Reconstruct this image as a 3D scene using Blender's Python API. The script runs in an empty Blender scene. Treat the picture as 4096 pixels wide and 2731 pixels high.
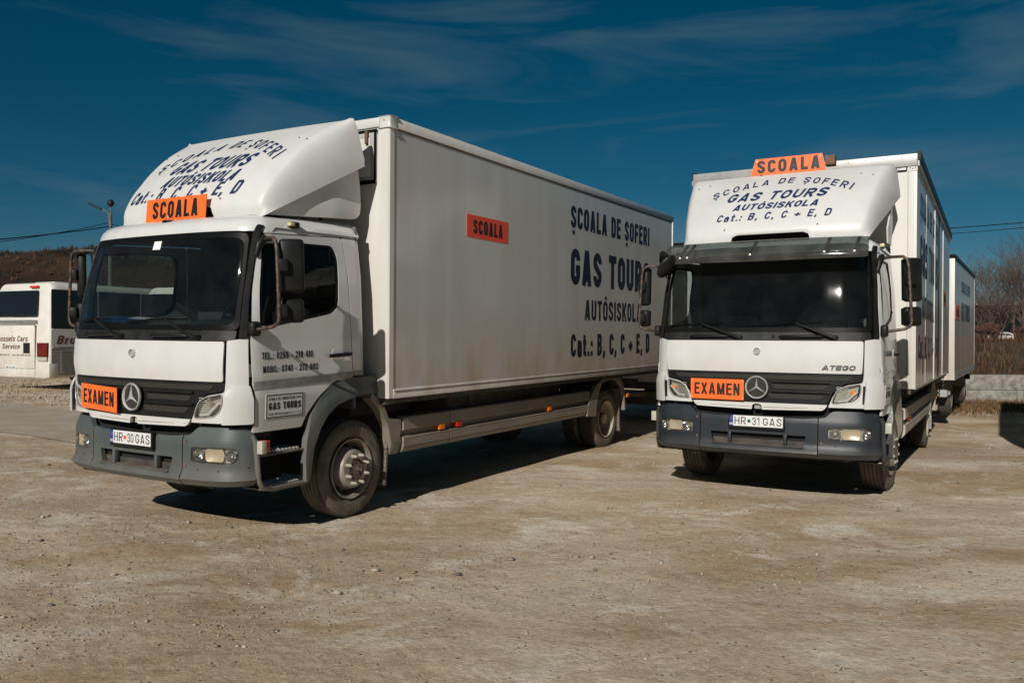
import bpy, bmesh, math, random
import numpy as np
from mathutils import Vector, Matrix, Euler
from mathutils.geometry import delaunay_2d_cdt
random.seed(7); rng = np.random.default_rng(7)
SC = bpy.context.scene; COL = SC.collection
PI = math.pi; D2R = math.radians
# ------------------------------------------------------------------ camera, sky, sun, exposure
cam_d = bpy.data.cameras.new('camera'); cam = bpy.data.objects.new('camera', cam_d); COL.objects.link(cam)
cam_d.sensor_width = 36; cam_d.lens = 29.232; cam_d.clip_start = 0.1; cam_d.clip_end = 3000
CAMH = 1.60
cam.matrix_world = Matrix.Translation((0, 0, CAMH)) @ Matrix.Rotation(D2R(90 - 0.312), 4, 'X') @ Matrix.Rotation(D2R(0.093), 4, 'Z')
SC.camera = cam
SUNV = Vector((-0.654, -1.704, 1.0)).normalized()          # towards the sun
sun_d = bpy.data.lights.new('sun', 'SUN'); sun_d.energy = 3.9; sun_d.angle = D2R(0.53); sun_d.color = (1.0, 0.95, 0.885)
sun = bpy.data.objects.new('sun', sun_d); COL.objects.link(sun)
sun.rotation_euler = SUNV.to_track_quat('Z', 'Y').to_euler(); sun.location = (-10, -20, 15)
W = bpy.data.worlds.new('World'); SC.world = W; W.use_nodes = True
wn = W.node_tree.nodes; wl = W.node_tree.links; wn.clear()
def N(tree, typ, **kw):
    n = tree.nodes.new(typ)
    for k, v in kw.items():
        if k.startswith('i_'): n.inputs[k[2:]].default_value = v
        else: setattr(n, k, v)
    return n
wt = W.node_tree
sky = N(wt, 'ShaderNodeTexSky', sky_type='NISHITA', sun_disc=False, sun_elevation=D2R(28.7), sun_rotation=D2R(201),
        altitude=600, air_density=0.75, dust_density=0.35, ozone_density=3.5)
tc = N(wt, 'ShaderNodeTexCoord')
hsv = N(wt, 'ShaderNodeHueSaturation'); hsv.inputs['Hue'].default_value = 0.476; hsv.inputs['Saturation'].default_value = 1.36; hsv.inputs['Value'].default_value = 0.40
wl.new(sky.outputs[0], hsv.inputs['Color'])
mp = N(wt, 'ShaderNodeMapping'); mp.inputs['Rotation'].default_value = (0.1, 0.42, 0.25); mp.inputs['Scale'].default_value = (1.0, 1.6, 6.5)
wl.new(tc.outputs['Generated'], mp.inputs[0])
ns = N(wt, 'ShaderNodeTexNoise'); ns.inputs['Scale'].default_value = 2.1; ns.inputs['Detail'].default_value = 8; ns.inputs['Roughness'].default_value = 0.55; ns.inputs['Distortion'].default_value = 0.7
wl.new(mp.outputs[0], ns.inputs['Vector'])
cr = N(wt, 'ShaderNodeValToRGB'); cr.color_ramp.elements[0].position = 0.48; cr.color_ramp.elements[1].position = 0.82
cr.color_ramp.elements[1].color = (0.50, 0.50, 0.50, 1)
wl.new(ns.outputs[0], cr.inputs[0])
cmix = N(wt, 'ShaderNodeMix', data_type='RGBA'); cmix.inputs[7].default_value = (2.0, 2.9, 3.2, 1)
wl.new(cr.outputs[0], cmix.inputs[0]); wl.new(hsv.outputs[0], cmix.inputs[6])
bg = N(wt, 'ShaderNodeBackground'); bg.inputs['Strength'].default_value = 0.06
wl.new(cmix.outputs[2], bg.inputs['Color'])
wo = N(wt, 'ShaderNodeOutputWorld'); wl.new(bg.outputs[0], wo.inputs[0])
SC.view_settings.view_transform = 'Standard'; SC.view_settings.look = 'None'
SC.view_settings.exposure = 0.12; SC.view_settings.gamma = 1.0; SC.view_settings.use_curve_mapping = False
SC.cycles.max_bounces = 8; SC.cycles.transparent_max_bounces = 16; SC.cycles.caustics_reflective = False; SC.cycles.caustics_refractive = False

# ------------------------------------------------------------------ materials
MATS = {}
def mat(name, col, rough=0.5, metal=0.0, col2=None, nscale=8.0, ndet=4, mix=(0.35, 0.7), bump=0.0, bscale=60.0, spec=0.5,
        stretch=(1, 1, 1), coat=0.0, dirt=None, coord='Object', rvar=0.0):
    """dirt = (colour, z_low, z_high): grime, thick at z_low and gone at z_high, broken up by noise"""
    m = bpy.data.materials.new(name); m.use_nodes = True; t = m.node_tree; b = t.nodes['Principled BSDF']
    b.inputs['Base Color'].default_value = (*col, 1); b.inputs['Roughness'].default_value = rough; b.inputs['Metallic'].default_value = metal
    b.inputs['Specular IOR Level'].default_value = spec; b.inputs['Coat Weight'].default_value = coat; b.inputs['Coat Roughness'].default_value = 0.08
    co = N(t, 'ShaderNodeTexCoord'); last = None
    mpn = N(t, 'ShaderNodeMapping'); mpn.inputs['Scale'].default_value = stretch; t.links.new(co.outputs[coord], mpn.inputs[0])
    if col2 is not None:
        n = N(t, 'ShaderNodeTexNoise'); n.inputs['Scale'].default_value = nscale; n.inputs['Detail'].default_value = ndet
        t.links.new(mpn.outputs[0], n.inputs['Vector'])
        r = N(t, 'ShaderNodeValToRGB'); r.color_ramp.elements[0].position = mix[0]; r.color_ramp.elements[1].position = mix[1]
        r.color_ramp.elements[0].color = (*col, 1); r.color_ramp.elements[1].color = (*col2, 1)
        t.links.new(n.outputs[0], r.inputs[0]); last = r.outputs[0]
        if rvar:
            mr = N(t, 'ShaderNodeMapRange'); mr.inputs[3].default_value = rough - rvar; mr.inputs[4].default_value = rough + rvar
            t.links.new(n.outputs[0], mr.inputs[0]); t.links.new(mr.outputs[0], b.inputs['Roughness'])
    if dirt:
        dc, z0, z1, dmax = dirt
        sp = N(t, 'ShaderNodeSeparateXYZ'); t.links.new(co.outputs['Object'], sp.inputs[0])
        mr = N(t, 'ShaderNodeMapRange'); mr.inputs[1].default_value = z0; mr.inputs[2].default_value = z1; mr.inputs[3].default_value = 1; mr.inputs[4].default_value = 0
        t.links.new(sp.outputs[2], mr.inputs[0])
        n2 = N(t, 'ShaderNodeTexNoise'); n2.inputs['Scale'].default_value = 3.0; n2.inputs['Detail'].default_value = 8; n2.inputs['Roughness'].default_value = 0.65
        m3 = N(t, 'ShaderNodeMapping'); m3.inputs['Scale'].default_value = (1, 1, 0.35); t.links.new(co.outputs['Object'], m3.inputs[0]); t.links.new(m3.outputs[0], n2.inputs['Vector'])
        mu = N(t, 'ShaderNodeMath', operation='MULTIPLY'); t.links.new(mr.outputs[0], mu.inputs[0])
        m2 = N(t, 'ShaderNodeMapRange'); m2.inputs[1].default_value = 0.3; m2.inputs[2].default_value = 0.62; t.links.new(n2.outputs[0], m2.inputs[0])
        t.links.new(m2.outputs[0], mu.inputs[1])
        mu2 = N(t, 'ShaderNodeMath', operation='MULTIPLY'); mu2.inputs[1].default_value = dmax; t.links.new(mu.outputs[0], mu2.inputs[0])
        mx = N(t, 'ShaderNodeMix', data_type='RGBA'); t.links.new(mu2.outputs[0], mx.inputs[0])
        if last: t.links.new(last, mx.inputs[6])
        else: mx.inputs[6].default_value = (*col, 1)
        mx.inputs[7].default_value = (*dc, 1); last = mx.outputs[2]
    if last: t.links.new(last, b.inputs['Base Color'])
    if bump:
        nb = N(t, 'ShaderNodeTexNoise'); nb.inputs['Scale'].default_value = bscale; nb.inputs['Detail'].default_value = 5
        t.links.new(mpn.outputs[0], nb.inputs['Vector'])
        bp = N(t, 'ShaderNodeBump'); bp.inputs['Strength'].default_value = bump; bp.inputs['Distance'].default_value = 0.01
        t.links.new(nb.outputs[0], bp.inputs['Height']); t.links.new(bp.outputs[0], b.inputs['Normal'])
    MATS[name] = m; return m
DUST = (0.36, 0.30, 0.22)
mat('paint', (0.625, 0.625, 0.61), 0.26, col2=(0.57, 0.57, 0.55), nscale=3, coat=0.35, dirt=(DUST, 0.3, 1.7, 0.4), rvar=0.06)
mat('door_paint', (0.60, 0.60, 0.585), 0.26, col2=(0.55, 0.55, 0.53), nscale=3, coat=0.35, dirt=(DUST, 0.6, 1.5, 0.55), rvar=0.06)
mat('plastic_white', (0.62, 0.62, 0.60), 0.42, col2=(0.57, 0.57, 0.545), nscale=4, bump=0.03, bscale=14)
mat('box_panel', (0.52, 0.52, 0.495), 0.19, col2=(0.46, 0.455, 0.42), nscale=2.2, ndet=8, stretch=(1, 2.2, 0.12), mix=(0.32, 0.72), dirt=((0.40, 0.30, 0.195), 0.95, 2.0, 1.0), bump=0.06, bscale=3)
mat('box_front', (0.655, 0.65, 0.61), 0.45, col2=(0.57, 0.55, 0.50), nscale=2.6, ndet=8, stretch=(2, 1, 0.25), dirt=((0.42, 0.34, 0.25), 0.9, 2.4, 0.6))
mat('tarpaulin', (0.035, 0.045, 0.04), 0.55, col2=(0.06, 0.07, 0.06), nscale=4)  # invented dark skin of the unseen trailer, cuts white reflections on the right truck
mat('alu_trim', (0.60, 0.595, 0.57), 0.4, col2=(0.54, 0.52, 0.48), nscale=9, ndet=7, dirt=((0.33, 0.27, 0.2), 0.9, 1.6, 0.9))
mat('alu_grey', (0.40, 0.40, 0.385), 0.45, 0.2, col2=(0.31, 0.30, 0.28), nscale=6, ndet=6)
mat('joint', (0.13, 0.10, 0.08), 0.8, col2=(0.22, 0.17, 0.12), nscale=12)
mat('rust', (0.20, 0.10, 0.055), 0.8, col2=(0.09, 0.055, 0.04), nscale=25, ndet=6)
mat('black_plastic', (0.007, 0.008, 0.008), 0.45, col2=(0.016, 0.0155, 0.014), nscale=10, bump=0.05, bscale=120, spec=0.22)
mat('black_dusty', (0.009, 0.009, 0.009), 0.55, spec=0.3, col2=(0.035, 0.032, 0.027), nscale=7, ndet=7, mix=(0.45, 0.8))
mat('black_matt', (0.008, 0.008, 0.008), 0.9)
mat('rubber', (0.006, 0.0065, 0.0065), 0.4, spec=0.08)
mat('bumper_grey', (0.058, 0.070, 0.070), 0.5, spec=0.35, col2=(0.085, 0.097, 0.094), nscale=3, ndet=6, bump=0.12, bscale=160, dirt=((0.23, 0.19, 0.14), 0.3, 0.72, 0.6))
mat('bumper_slate', (0.016, 0.021, 0.027), 0.42, spec=0.35, col2=(0.028, 0.033, 0.039), nscale=3, ndet=6, bump=0.12, bscale=160, dirt=((0.17, 0.14, 0.11), 0.32, 0.6, 0.5))
mat('arch_grey', (0.070, 0.080, 0.078), 0.5, spec=0.35, col2=(0.13, 0.13, 0.12), nscale=5, ndet=6, stretch=(1, 1, 0.3), dirt=((0.26, 0.22, 0.165), 0.3, 1.0, 0.7))
mat('arch_dark', (0.03, 0.035, 0.04), 0.35, col2=(0.07, 0.065, 0.06), nscale=5, ndet=6)
mat('skirt', (0.17, 0.157, 0.132), 0.6, col2=(0.25, 0.215, 0.165), nscale=4, ndet=7, stretch=(1, 0.5, 1.5), mix=(0.3, 0.7), bump=0.05)
mat('skirt_clean', (0.42, 0.40, 0.36), 0.55, col2=(0.35, 0.31, 0.25), nscale=5, ndet=7)
mat('chassis', (0.035, 0.032, 0.028), 0.75, col2=(0.09, 0.075, 0.055), nscale=8, ndet=6)
mat('stripe_grey', (0.20, 0.21, 0.21), 0.55, col2=(0.32, 0.32, 0.30), nscale=14, ndet=8)
mat('navy_print', (0.012, 0.024, 0.085), 0.45, col2=(0.02, 0.035, 0.10), nscale=6)
mat('side_print', (0.006, 0.010, 0.030), 0.45)
mat('black_print', (0.008, 0.008, 0.008), 0.5)
mat('orange', (0.95, 0.15, 0.02), 0.45, col2=(0.86, 0.14, 0.02), nscale=4)
mat('red_decal', (0.85, 0.07, 0.025), 0.45, col2=(0.75, 0.07, 0.03), nscale=5)
mat('plate_white', (0.66, 0.66, 0.64), 0.35)
mat('plate_blue', (0.01, 0.04, 0.22), 0.35)
mat('plate_yellow', (0.10, 0.16, 0.30), 0.4)
mat('plate_red', (0.85, 0.06, 0.01), 0.4)
mat('plate_green', (0.0, 0.12, 0.05), 0.4)
mat('chrome', (0.72, 0.72, 0.70), 0.16, 1.0)
mat('dark_chrome', (0.20, 0.20, 0.195), 0.25, 0.9)
mat('chrome_soft', (0.68, 0.66, 0.60), 0.35, 0.45)
mat('silver', (0.62, 0.61, 0.58), 0.3, 0.35)
mat('lamp_warm', (0.80, 0.58, 0.40), 0.35, 0.2, col2=(0.75, 0.70, 0.60), nscale=9)
mat('steel_rim', (0.34, 0.32, 0.29), 0.48, 0.35, col2=(0.26, 0.20, 0.145), nscale=9, ndet=7, mix=(0.35, 0.7), bump=0.1, bscale=80)
mat('rim_dusty', (0.46, 0.39, 0.31), 0.7, col2=(0.36, 0.30, 0.23), nscale=8, ndet=6)
mat('nut_cover', (0.34, 0.32, 0.27), 0.55, col2=(0.26, 0.225, 0.18), nscale=20)
mat('tyre', (0.15, 0.125, 0.094), 0.8, col2=(0.075, 0.064, 0.050), nscale=9, ndet=7, bump=0.12, bscale=40)
mat('tyre_text', (0.20, 0.165, 0.125), 0.75)
mat('tread', (0.045, 0.041, 0.036), 0.75, col2=(0.085, 0.075, 0.062), nscale=14, ndet=6)
mat('arm_paint', (0.035, 0.030, 0.026), 0.5, col2=(0.16, 0.085, 0.045), nscale=22, ndet=6, mix=(0.48, 0.66))
mat('flap', (0.20, 0.165, 0.12), 0.95, col2=(0.05, 0.045, 0.04), nscale=60, ndet=6, mix=(0.45, 0.6), bump=0.6, bscale=90)
mat('dash', (0.035, 0.038, 0.04), 0.65)
mat('seat_fabric', (0.05, 0.055, 0.065), 0.85, col2=(0.10, 0.10, 0.11), nscale=50)
mat('cabin_trim', (0.11, 0.12, 0.12), 0.75)
mat('curtain', (0.42, 0.38, 0.30), 0.85)
mat('folder', (0.02, 0.07, 0.20), 0.5)
mat('paper', (0.8, 0.82, 0.78), 0.6)
mat('amber', (0.85, 0.20, 0.01), 0.25)
mat('red_lens', (0.6, 0.03, 0.01), 0.25)
mat('cream_lens', (0.42, 0.42, 0.33), 0.35)
mat('lens_yellow', (0.55, 0.50, 0.25), 0.15)
mat('mirror_glass', (0.6, 0.62, 0.62), 0.03, 1.0)
def glass(name, tint, rough=0.03, ior=1.5, dust=0.0, refl=1.0):
    m = bpy.data.materials.new(name); m.use_nodes = True; t = m.node_tree; t.nodes.clear()
    tr = N(t, 'ShaderNodeBsdfTransparent'); tr.inputs[0].default_value = (*tint, 1)
    gl = N(t, 'ShaderNodeBsdfGlossy'); gl.inputs['Roughness'].default_value = rough
    fr = N(t, 'ShaderNodeFresnel'); fr.inputs[0].default_value = ior
    ge = N(t, 'ShaderNodeNewGeometry'); nb_ = N(t, 'ShaderNodeMath', operation='SUBTRACT'); nb_.inputs[0].default_value = 1; t.links.new(ge.outputs['Backfacing'], nb_.inputs[1])
    fm = N(t, 'ShaderNodeMath', operation='MULTIPLY'); t.links.new(fr.outputs[0], fm.inputs[0]); t.links.new(nb_.outputs[0], fm.inputs[1])
    mx = N(t, 'ShaderNodeMixShader'); t.links.new(fm.outputs[0], mx.inputs[0]); t.links.new(tr.outputs[0], mx.inputs[1]); t.links.new(gl.outputs[0], mx.inputs[2])
    o = N(t, 'ShaderNodeOutputMaterial'); last = mx
    if dust:
        df = N(t, 'ShaderNodeBsdfDiffuse'); df.inputs[0].default_value = (0.45, 0.42, 0.38, 1)
        n = N(t, 'ShaderNodeTexNoise'); n.inputs['Scale'].default_value = 5; n.inputs['Detail'].default_value = 8
        co = N(t, 'ShaderNodeTexCoord'); t.links.new(co.outputs['Object'], n.inputs['Vector'])
        mr = N(t, 'ShaderNodeMapRange'); mr.inputs[1].default_value = 0.35; mr.inputs[2].default_value = 0.75; mr.inputs[3].default_value = dust * 0.3; mr.inputs[4].default_value = dust
        t.links.new(n.outputs[0], mr.inputs[0])
        m2 = N(t, 'ShaderNodeMixShader'); t.links.new(mr.outputs[0], m2.inputs[0]); t.links.new(mx.outputs[0], m2.inputs[1]); t.links.new(df.outputs[0], m2.inputs[2]); last = m2
    t.links.new(last.outputs[0], o.inputs[0]); MATS[name] = m
glass('windscreen_glass', (0.66, 0.70, 0.68), 0.035, 1.45, 0.012)
glass('dark_glass', (0.35, 0.37, 0.37), 0.04, 1.3, 0.008)
glass('clear_lens', (0.88, 0.88, 0.86), 0.04, 1.45, 0.05)
glass('visor_glass', (0.40, 0.44, 0.43), 0.10, 1.6, 0.13)
glass('side_glass', (0.86, 0.90, 0.88), 0.03, 1.5, 0.03)
def mesh_material():
    m = bpy.data.materials.new('wire_mesh'); m.use_nodes = True; t = m.node_tree; b = t.nodes['Principled BSDF']
    co = N(t, 'ShaderNodeTexCoord'); sp = N(t, 'ShaderNodeSeparateXYZ'); t.links.new(co.outputs['Object'], sp.inputs[0])
    outs = []
    for sgn in ('ADD', 'SUBTRACT'):
        a = N(t, 'ShaderNodeMath', operation='MULTIPLY'); a.inputs[1].default_value = 1.7; t.links.new(sp.outputs[2], a.inputs[0])
        c = N(t, 'ShaderNodeMath', operation=sgn); t.links.new(sp.outputs[0], c.inputs[0]); t.links.new(a.outputs[0], c.inputs[1])
        d = N(t, 'ShaderNodeMath', operation='MULTIPLY'); d.inputs[1].default_value = 30.0; t.links.new(c.outputs[0], d.inputs[0])
        f = N(t, 'ShaderNodeMath', operation='FRACT'); t.links.new(d.outputs[0], f.inputs[0])
        l = N(t, 'ShaderNodeMath', operation='LESS_THAN'); l.inputs[1].default_value = 0.25; t.links.new(f.outputs[0], l.inputs[0]); outs.append(l)
    mxm = N(t, 'ShaderNodeMath', operation='MAXIMUM'); t.links.new(outs[0].outputs[0], mxm.inputs[0]); t.links.new(outs[1].outputs[0], mxm.inputs[1])
    mx = N(t, 'ShaderNodeMix', data_type='RGBA'); mx.inputs[6].default_value = (0.005, 0.005, 0.005, 1); mx.inputs[7].default_value = (0.075, 0.07, 0.06, 1)
    t.links.new(mxm.outputs[0], mx.inputs[0]); t.links.new(mx.outputs[2], b.inputs['Base Color']); b.inputs['Roughness'].default_value = 0.5; b.inputs['Specular IOR Level'].default_value = 0.15
    MATS['wire_mesh'] = m
mesh_material()

# ------------------------------------------------------------------ helpers
def link(name, me, m=None, parent=None, kind=None, label=None, smooth=None):
    o = bpy.data.objects.new(name, me); COL.objects.link(o)
    if m is not None:
        if isinstance(m, (list, tuple)):
            for k in m: me.materials.append(MATS[k])
        else: me.materials.append(MATS[m])
    if parent is not None: o.parent = parent
    if kind: o['kind'] = kind
    if label: o['label'] = label
    if smooth is not None:
        me.shade_smooth(); me.set_sharp_from_angle(angle=D2R(smooth))
    return o
def thing(name, label, cat, M=None, group=None):
    o = bpy.data.objects.new(name, None); COL.objects.link(o); o.empty_display_size = 0.2
    if M is not None:
        loc, q, s = M.decompose(); o.location = loc; o.rotation_euler = q.to_euler()
    o['label'] = label; o['category'] = cat
    if group: o['group'] = group
    return o
def tag(o, label, cat, group=None):
    o['label'] = label; o['category'] = cat
    if group: o['group'] = group
    return o
class MB:
    def __init__(s): s.v = []; s.f = []; s.mi = []
    def add(s, vs, fs, mi=0):
        n = len(s.v); s.v += [tuple(p) for p in vs]; s.f += [tuple(i + n for i in f) for f in fs]; s.mi += [mi] * len(fs); return s
    def box(s, x0, x1, y0, y1, z0, z1, mi=0, M=None):
        vs = [Vector((x, y, z)) for z in (z0, z1) for y in (y0, y1) for x in (x0, x1)]
        if M is not None: vs = [M @ v for v in vs]
        return s.add(vs, [(0, 2, 3, 1), (4, 5, 7, 6), (0, 1, 5, 4), (2, 6, 7, 3), (0, 4, 6, 2), (1, 3, 7, 5)], mi)
    def tube(s, pts, r, n=8, mi=0, caps=True, closed=False):
        pts = [Vector(p) for p in pts]; rings = []; up = None
        rr = r if isinstance(r, (list, tuple)) else [r] * len(pts)
        for i, p in enumerate(pts):
            a = pts[i - 1] if (i > 0 or closed) else p; b = pts[(i + 1) % len(pts)] if (i < len(pts) - 1 or closed) else p
            d = (b - a).normalized()
            if up is None: up = d.orthogonal().normalized()
            else: up = (up - d * up.dot(d)).normalized()
            w = d.cross(up)
            rings.append([p + (up * math.cos(2 * PI * k / n) + w * math.sin(2 * PI * k / n)) * rr[i] for k in range(n)])
        vs = [v for R_ in rings for v in R_]; fs = []; m = len(rings)
        for i in range(m if closed else m - 1):
            j = (i + 1) % m
            for k in range(n): fs.append((i * n + k, i * n + (k + 1) % n, j * n + (k + 1) % n, j * n + k))
        if caps and not closed: fs.append(tuple(range(n))[::-1]); fs.append(tuple((m - 1) * n + k for k in range(n)))
        return s.add(vs, fs, mi)
    def lathe(s, prof, n=32, axis='X', c=(0, 0, 0), mi=0, closed=False, caps=True):
        """prof: list of (a, r): a along the axis, r radius"""
        vs = []; fs = []; c = Vector(c)
        for a, r in prof:
            for k in range(n):
                t = 2 * PI * k / n; p, q = r * math.cos(t), r * math.sin(t)
                v = {'X': (a, p, q), 'Y': (p, a, q), 'Z': (p, q, a)}[axis]; vs.append(c + Vector(v))
        m = len(prof)
        for i in range(m if closed else m - 1):
            j = (i + 1) % m
            for k in range(n): fs.append((i * n + k, i * n + (k + 1) % n, j * n + (k + 1) % n, j * n + k))
        if not closed and caps:
            if prof[0][1] > 1e-6: fs.append(tuple(range(n))[::-1])
            if prof[-1][1] > 1e-6: fs.append(tuple((m - 1) * n + k for k in range(n)))
        return s.add(vs, fs, mi)
    def prism(s, poly, a0, a1, axis='X', mi=0, fn=None):
        """poly in the two other axes (y,z | x,z | x,y) pushed from a0 to a1"""
        n = len(poly); vs = []
        for a in (a0, a1):
            for p, q in poly: vs.append({'X': (a, p, q), 'Y': (p, a, q), 'Z': (p, q, a)}[axis])
        if fn: vs = [fn(v) for v in vs]
        fs = [tuple(range(n)), tuple(range(2 * n - 1, n - 1, -1))] + [(k, (k + 1) % n, n + (k + 1) % n, n + k) for k in range(n)]
        return s.add(vs, fs, mi)
    def build(s, name, m, parent=None, smooth=None, bevel=0, kind=None, label=None, recalc=True):
        me = bpy.data.meshes.new(name); me.from_pydata(s.v, [], s.f)
        if len(set(s.mi)) > 1: me.polygons.foreach_set('material_index', s.mi)
        if recalc or bevel:
            bm = bmesh.new(); bm.from_mesh(me)
            if bevel:
                bmesh.ops.remove_doubles(bm, verts=bm.verts, dist=1e-5)
                es = [e for e in bm.edges if len(e.link_faces) == 2 and e.calc_face_angle(0) > 0.5]
                bmesh.ops.bevel(bm, geom=es, offset=bevel, segments=2, profile=0.5, affect='EDGES', clamp_overlap=True)
            bmesh.ops.recalc_face_normals(bm, faces=bm.faces); bm.to_mesh(me); bm.free()
        return link(name, me, m, parent, kind, label, smooth)
def bx(name, m, parent, x0, x1, y0, y1, z0, z1, bevel=0, label=None):
    return MB().box(x0, x1, y0, y1, z0, z1).build(name, m, parent, bevel=bevel, smooth=40 if bevel else None, label=label)
def rpoly(pts, r, n=4):
    """round the corners of a polygon; r a number or one per corner"""
    out = []; m = len(pts)
    for i, p in enumerate(pts):
        p = Vector(p); a = Vector(pts[i - 1]); b = Vector(pts[(i + 1) % m]); ri = r[i] if isinstance(r, (list, tuple)) else r
        da = (a - p); db = (b - p); ri = min(ri, da.length * 0.49, db.length * 0.49)
        if ri < 1e-4: out.append(tuple(p)); continue
        p0 = p + da.normalized() * ri; p1 = p + db.normalized() * ri
        for k in range(n + 1):
            t = k / n; q = p0 * (1 - t) ** 2 + p * 2 * t * (1 - t) + p1 * t * t; out.append(tuple(q))
    return out
def dens(poly, ds, closed=True):
    out = []; m = len(poly)
    for i in range(m if closed else m - 1):
        a = Vector(poly[i]); b = Vector(poly[(i + 1) % m]); k = max(1, int((b - a).length / ds))
        for j in range(k): out.append(tuple(a.lerp(b, j / k)))
    if not closed: out.append(tuple(poly[-1]))
    return out
def inside(x, y, P):
    """even-odd test for arrays x, y"""
    c = np.zeros(x.shape, bool); n = len(P)
    for i in range(n):
        x1, y1 = P[i]; x2, y2 = P[(i + 1) % n]
        if y1 == y2: continue
        k = ((y1 > y) != (y2 > y)) & (x < (x2 - x1) * (y - y1) / (y2 - y1) + x1); c ^= k
    return c
def tri2d(outline, holes=(), res=0.05):
    loops = [dens(outline, res)] + [dens(h, res) for h in holes]
    vs = []; es = []; rims = []
    for L in loops:
        n = len(vs); vs += L; es += [(n + i, n + (i + 1) % len(L)) for i in range(len(L))]; rims.append((n, len(L)))
    A = np.array(loops[0]); x0, y0 = A.min(0); x1, y1 = A.max(0)
    gx, gy = np.meshgrid(np.arange(x0 + res / 2, x1, res), np.arange(y0 + res / 2, y1, res)); gx = gx.ravel(); gy = gy.ravel()
    ok = inside(gx, gy, loops[0])
    for h in loops[1:]: ok &= ~inside(gx, gy, h)
    E = np.array(vs); g = np.stack([gx[ok], gy[ok]], 1)
    if len(g):
        d = np.sqrt(((g[:, None, :] - E[None]) ** 2).sum(-1)).min(1); g = g[d > res * 0.45]
    vs2 = vs + [tuple(p) for p in g]
    r = delaunay_2d_cdt([Vector(v) for v in vs2], es, [], 0, 1e-7)
    V = np.array([tuple(v) for v in r[0]]); F = r[2]; keep = []
    C = np.array([V[list(f)].mean(0) for f in F]); ok = inside(C[:, 0], C[:, 1], loops[0])
    for h in loops[1:]: ok &= ~inside(C[:, 0], C[:, 1], h)
    return V, [tuple(f) for f, k in zip(F, ok) if k]
def panel(name, outline, fn, m, parent, holes=(), thick=0.012, res=0.05, off=0.0, smooth=38, label=None, mb=None):
    """a sheet of real thickness: outline (a,b) carried onto the surface fn(a,b,offset_outwards)"""
    V, F = tri2d(outline, holes, res); n = len(V)
    vs = [fn(p[0], p[1], off) for p in V] + [fn(p[0], p[1], off - thick) for p in V]
    fs = list(F) + [tuple(i + n for i in f[::-1]) for f in F]
    cnt = {}
    for f in F:
        for i in range(len(f)):
            e = (f[i], f[(i + 1) % len(f)]); cnt[e] = 1
    for a, b in list(cnt):
        if (b, a) not in cnt: fs.append((b, a, a + n, b + n))
    if mb is not None: mb.add(vs, fs); return mb
    return MB().add(vs, fs).build(name, m, parent, smooth=smooth, label=label)

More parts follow.
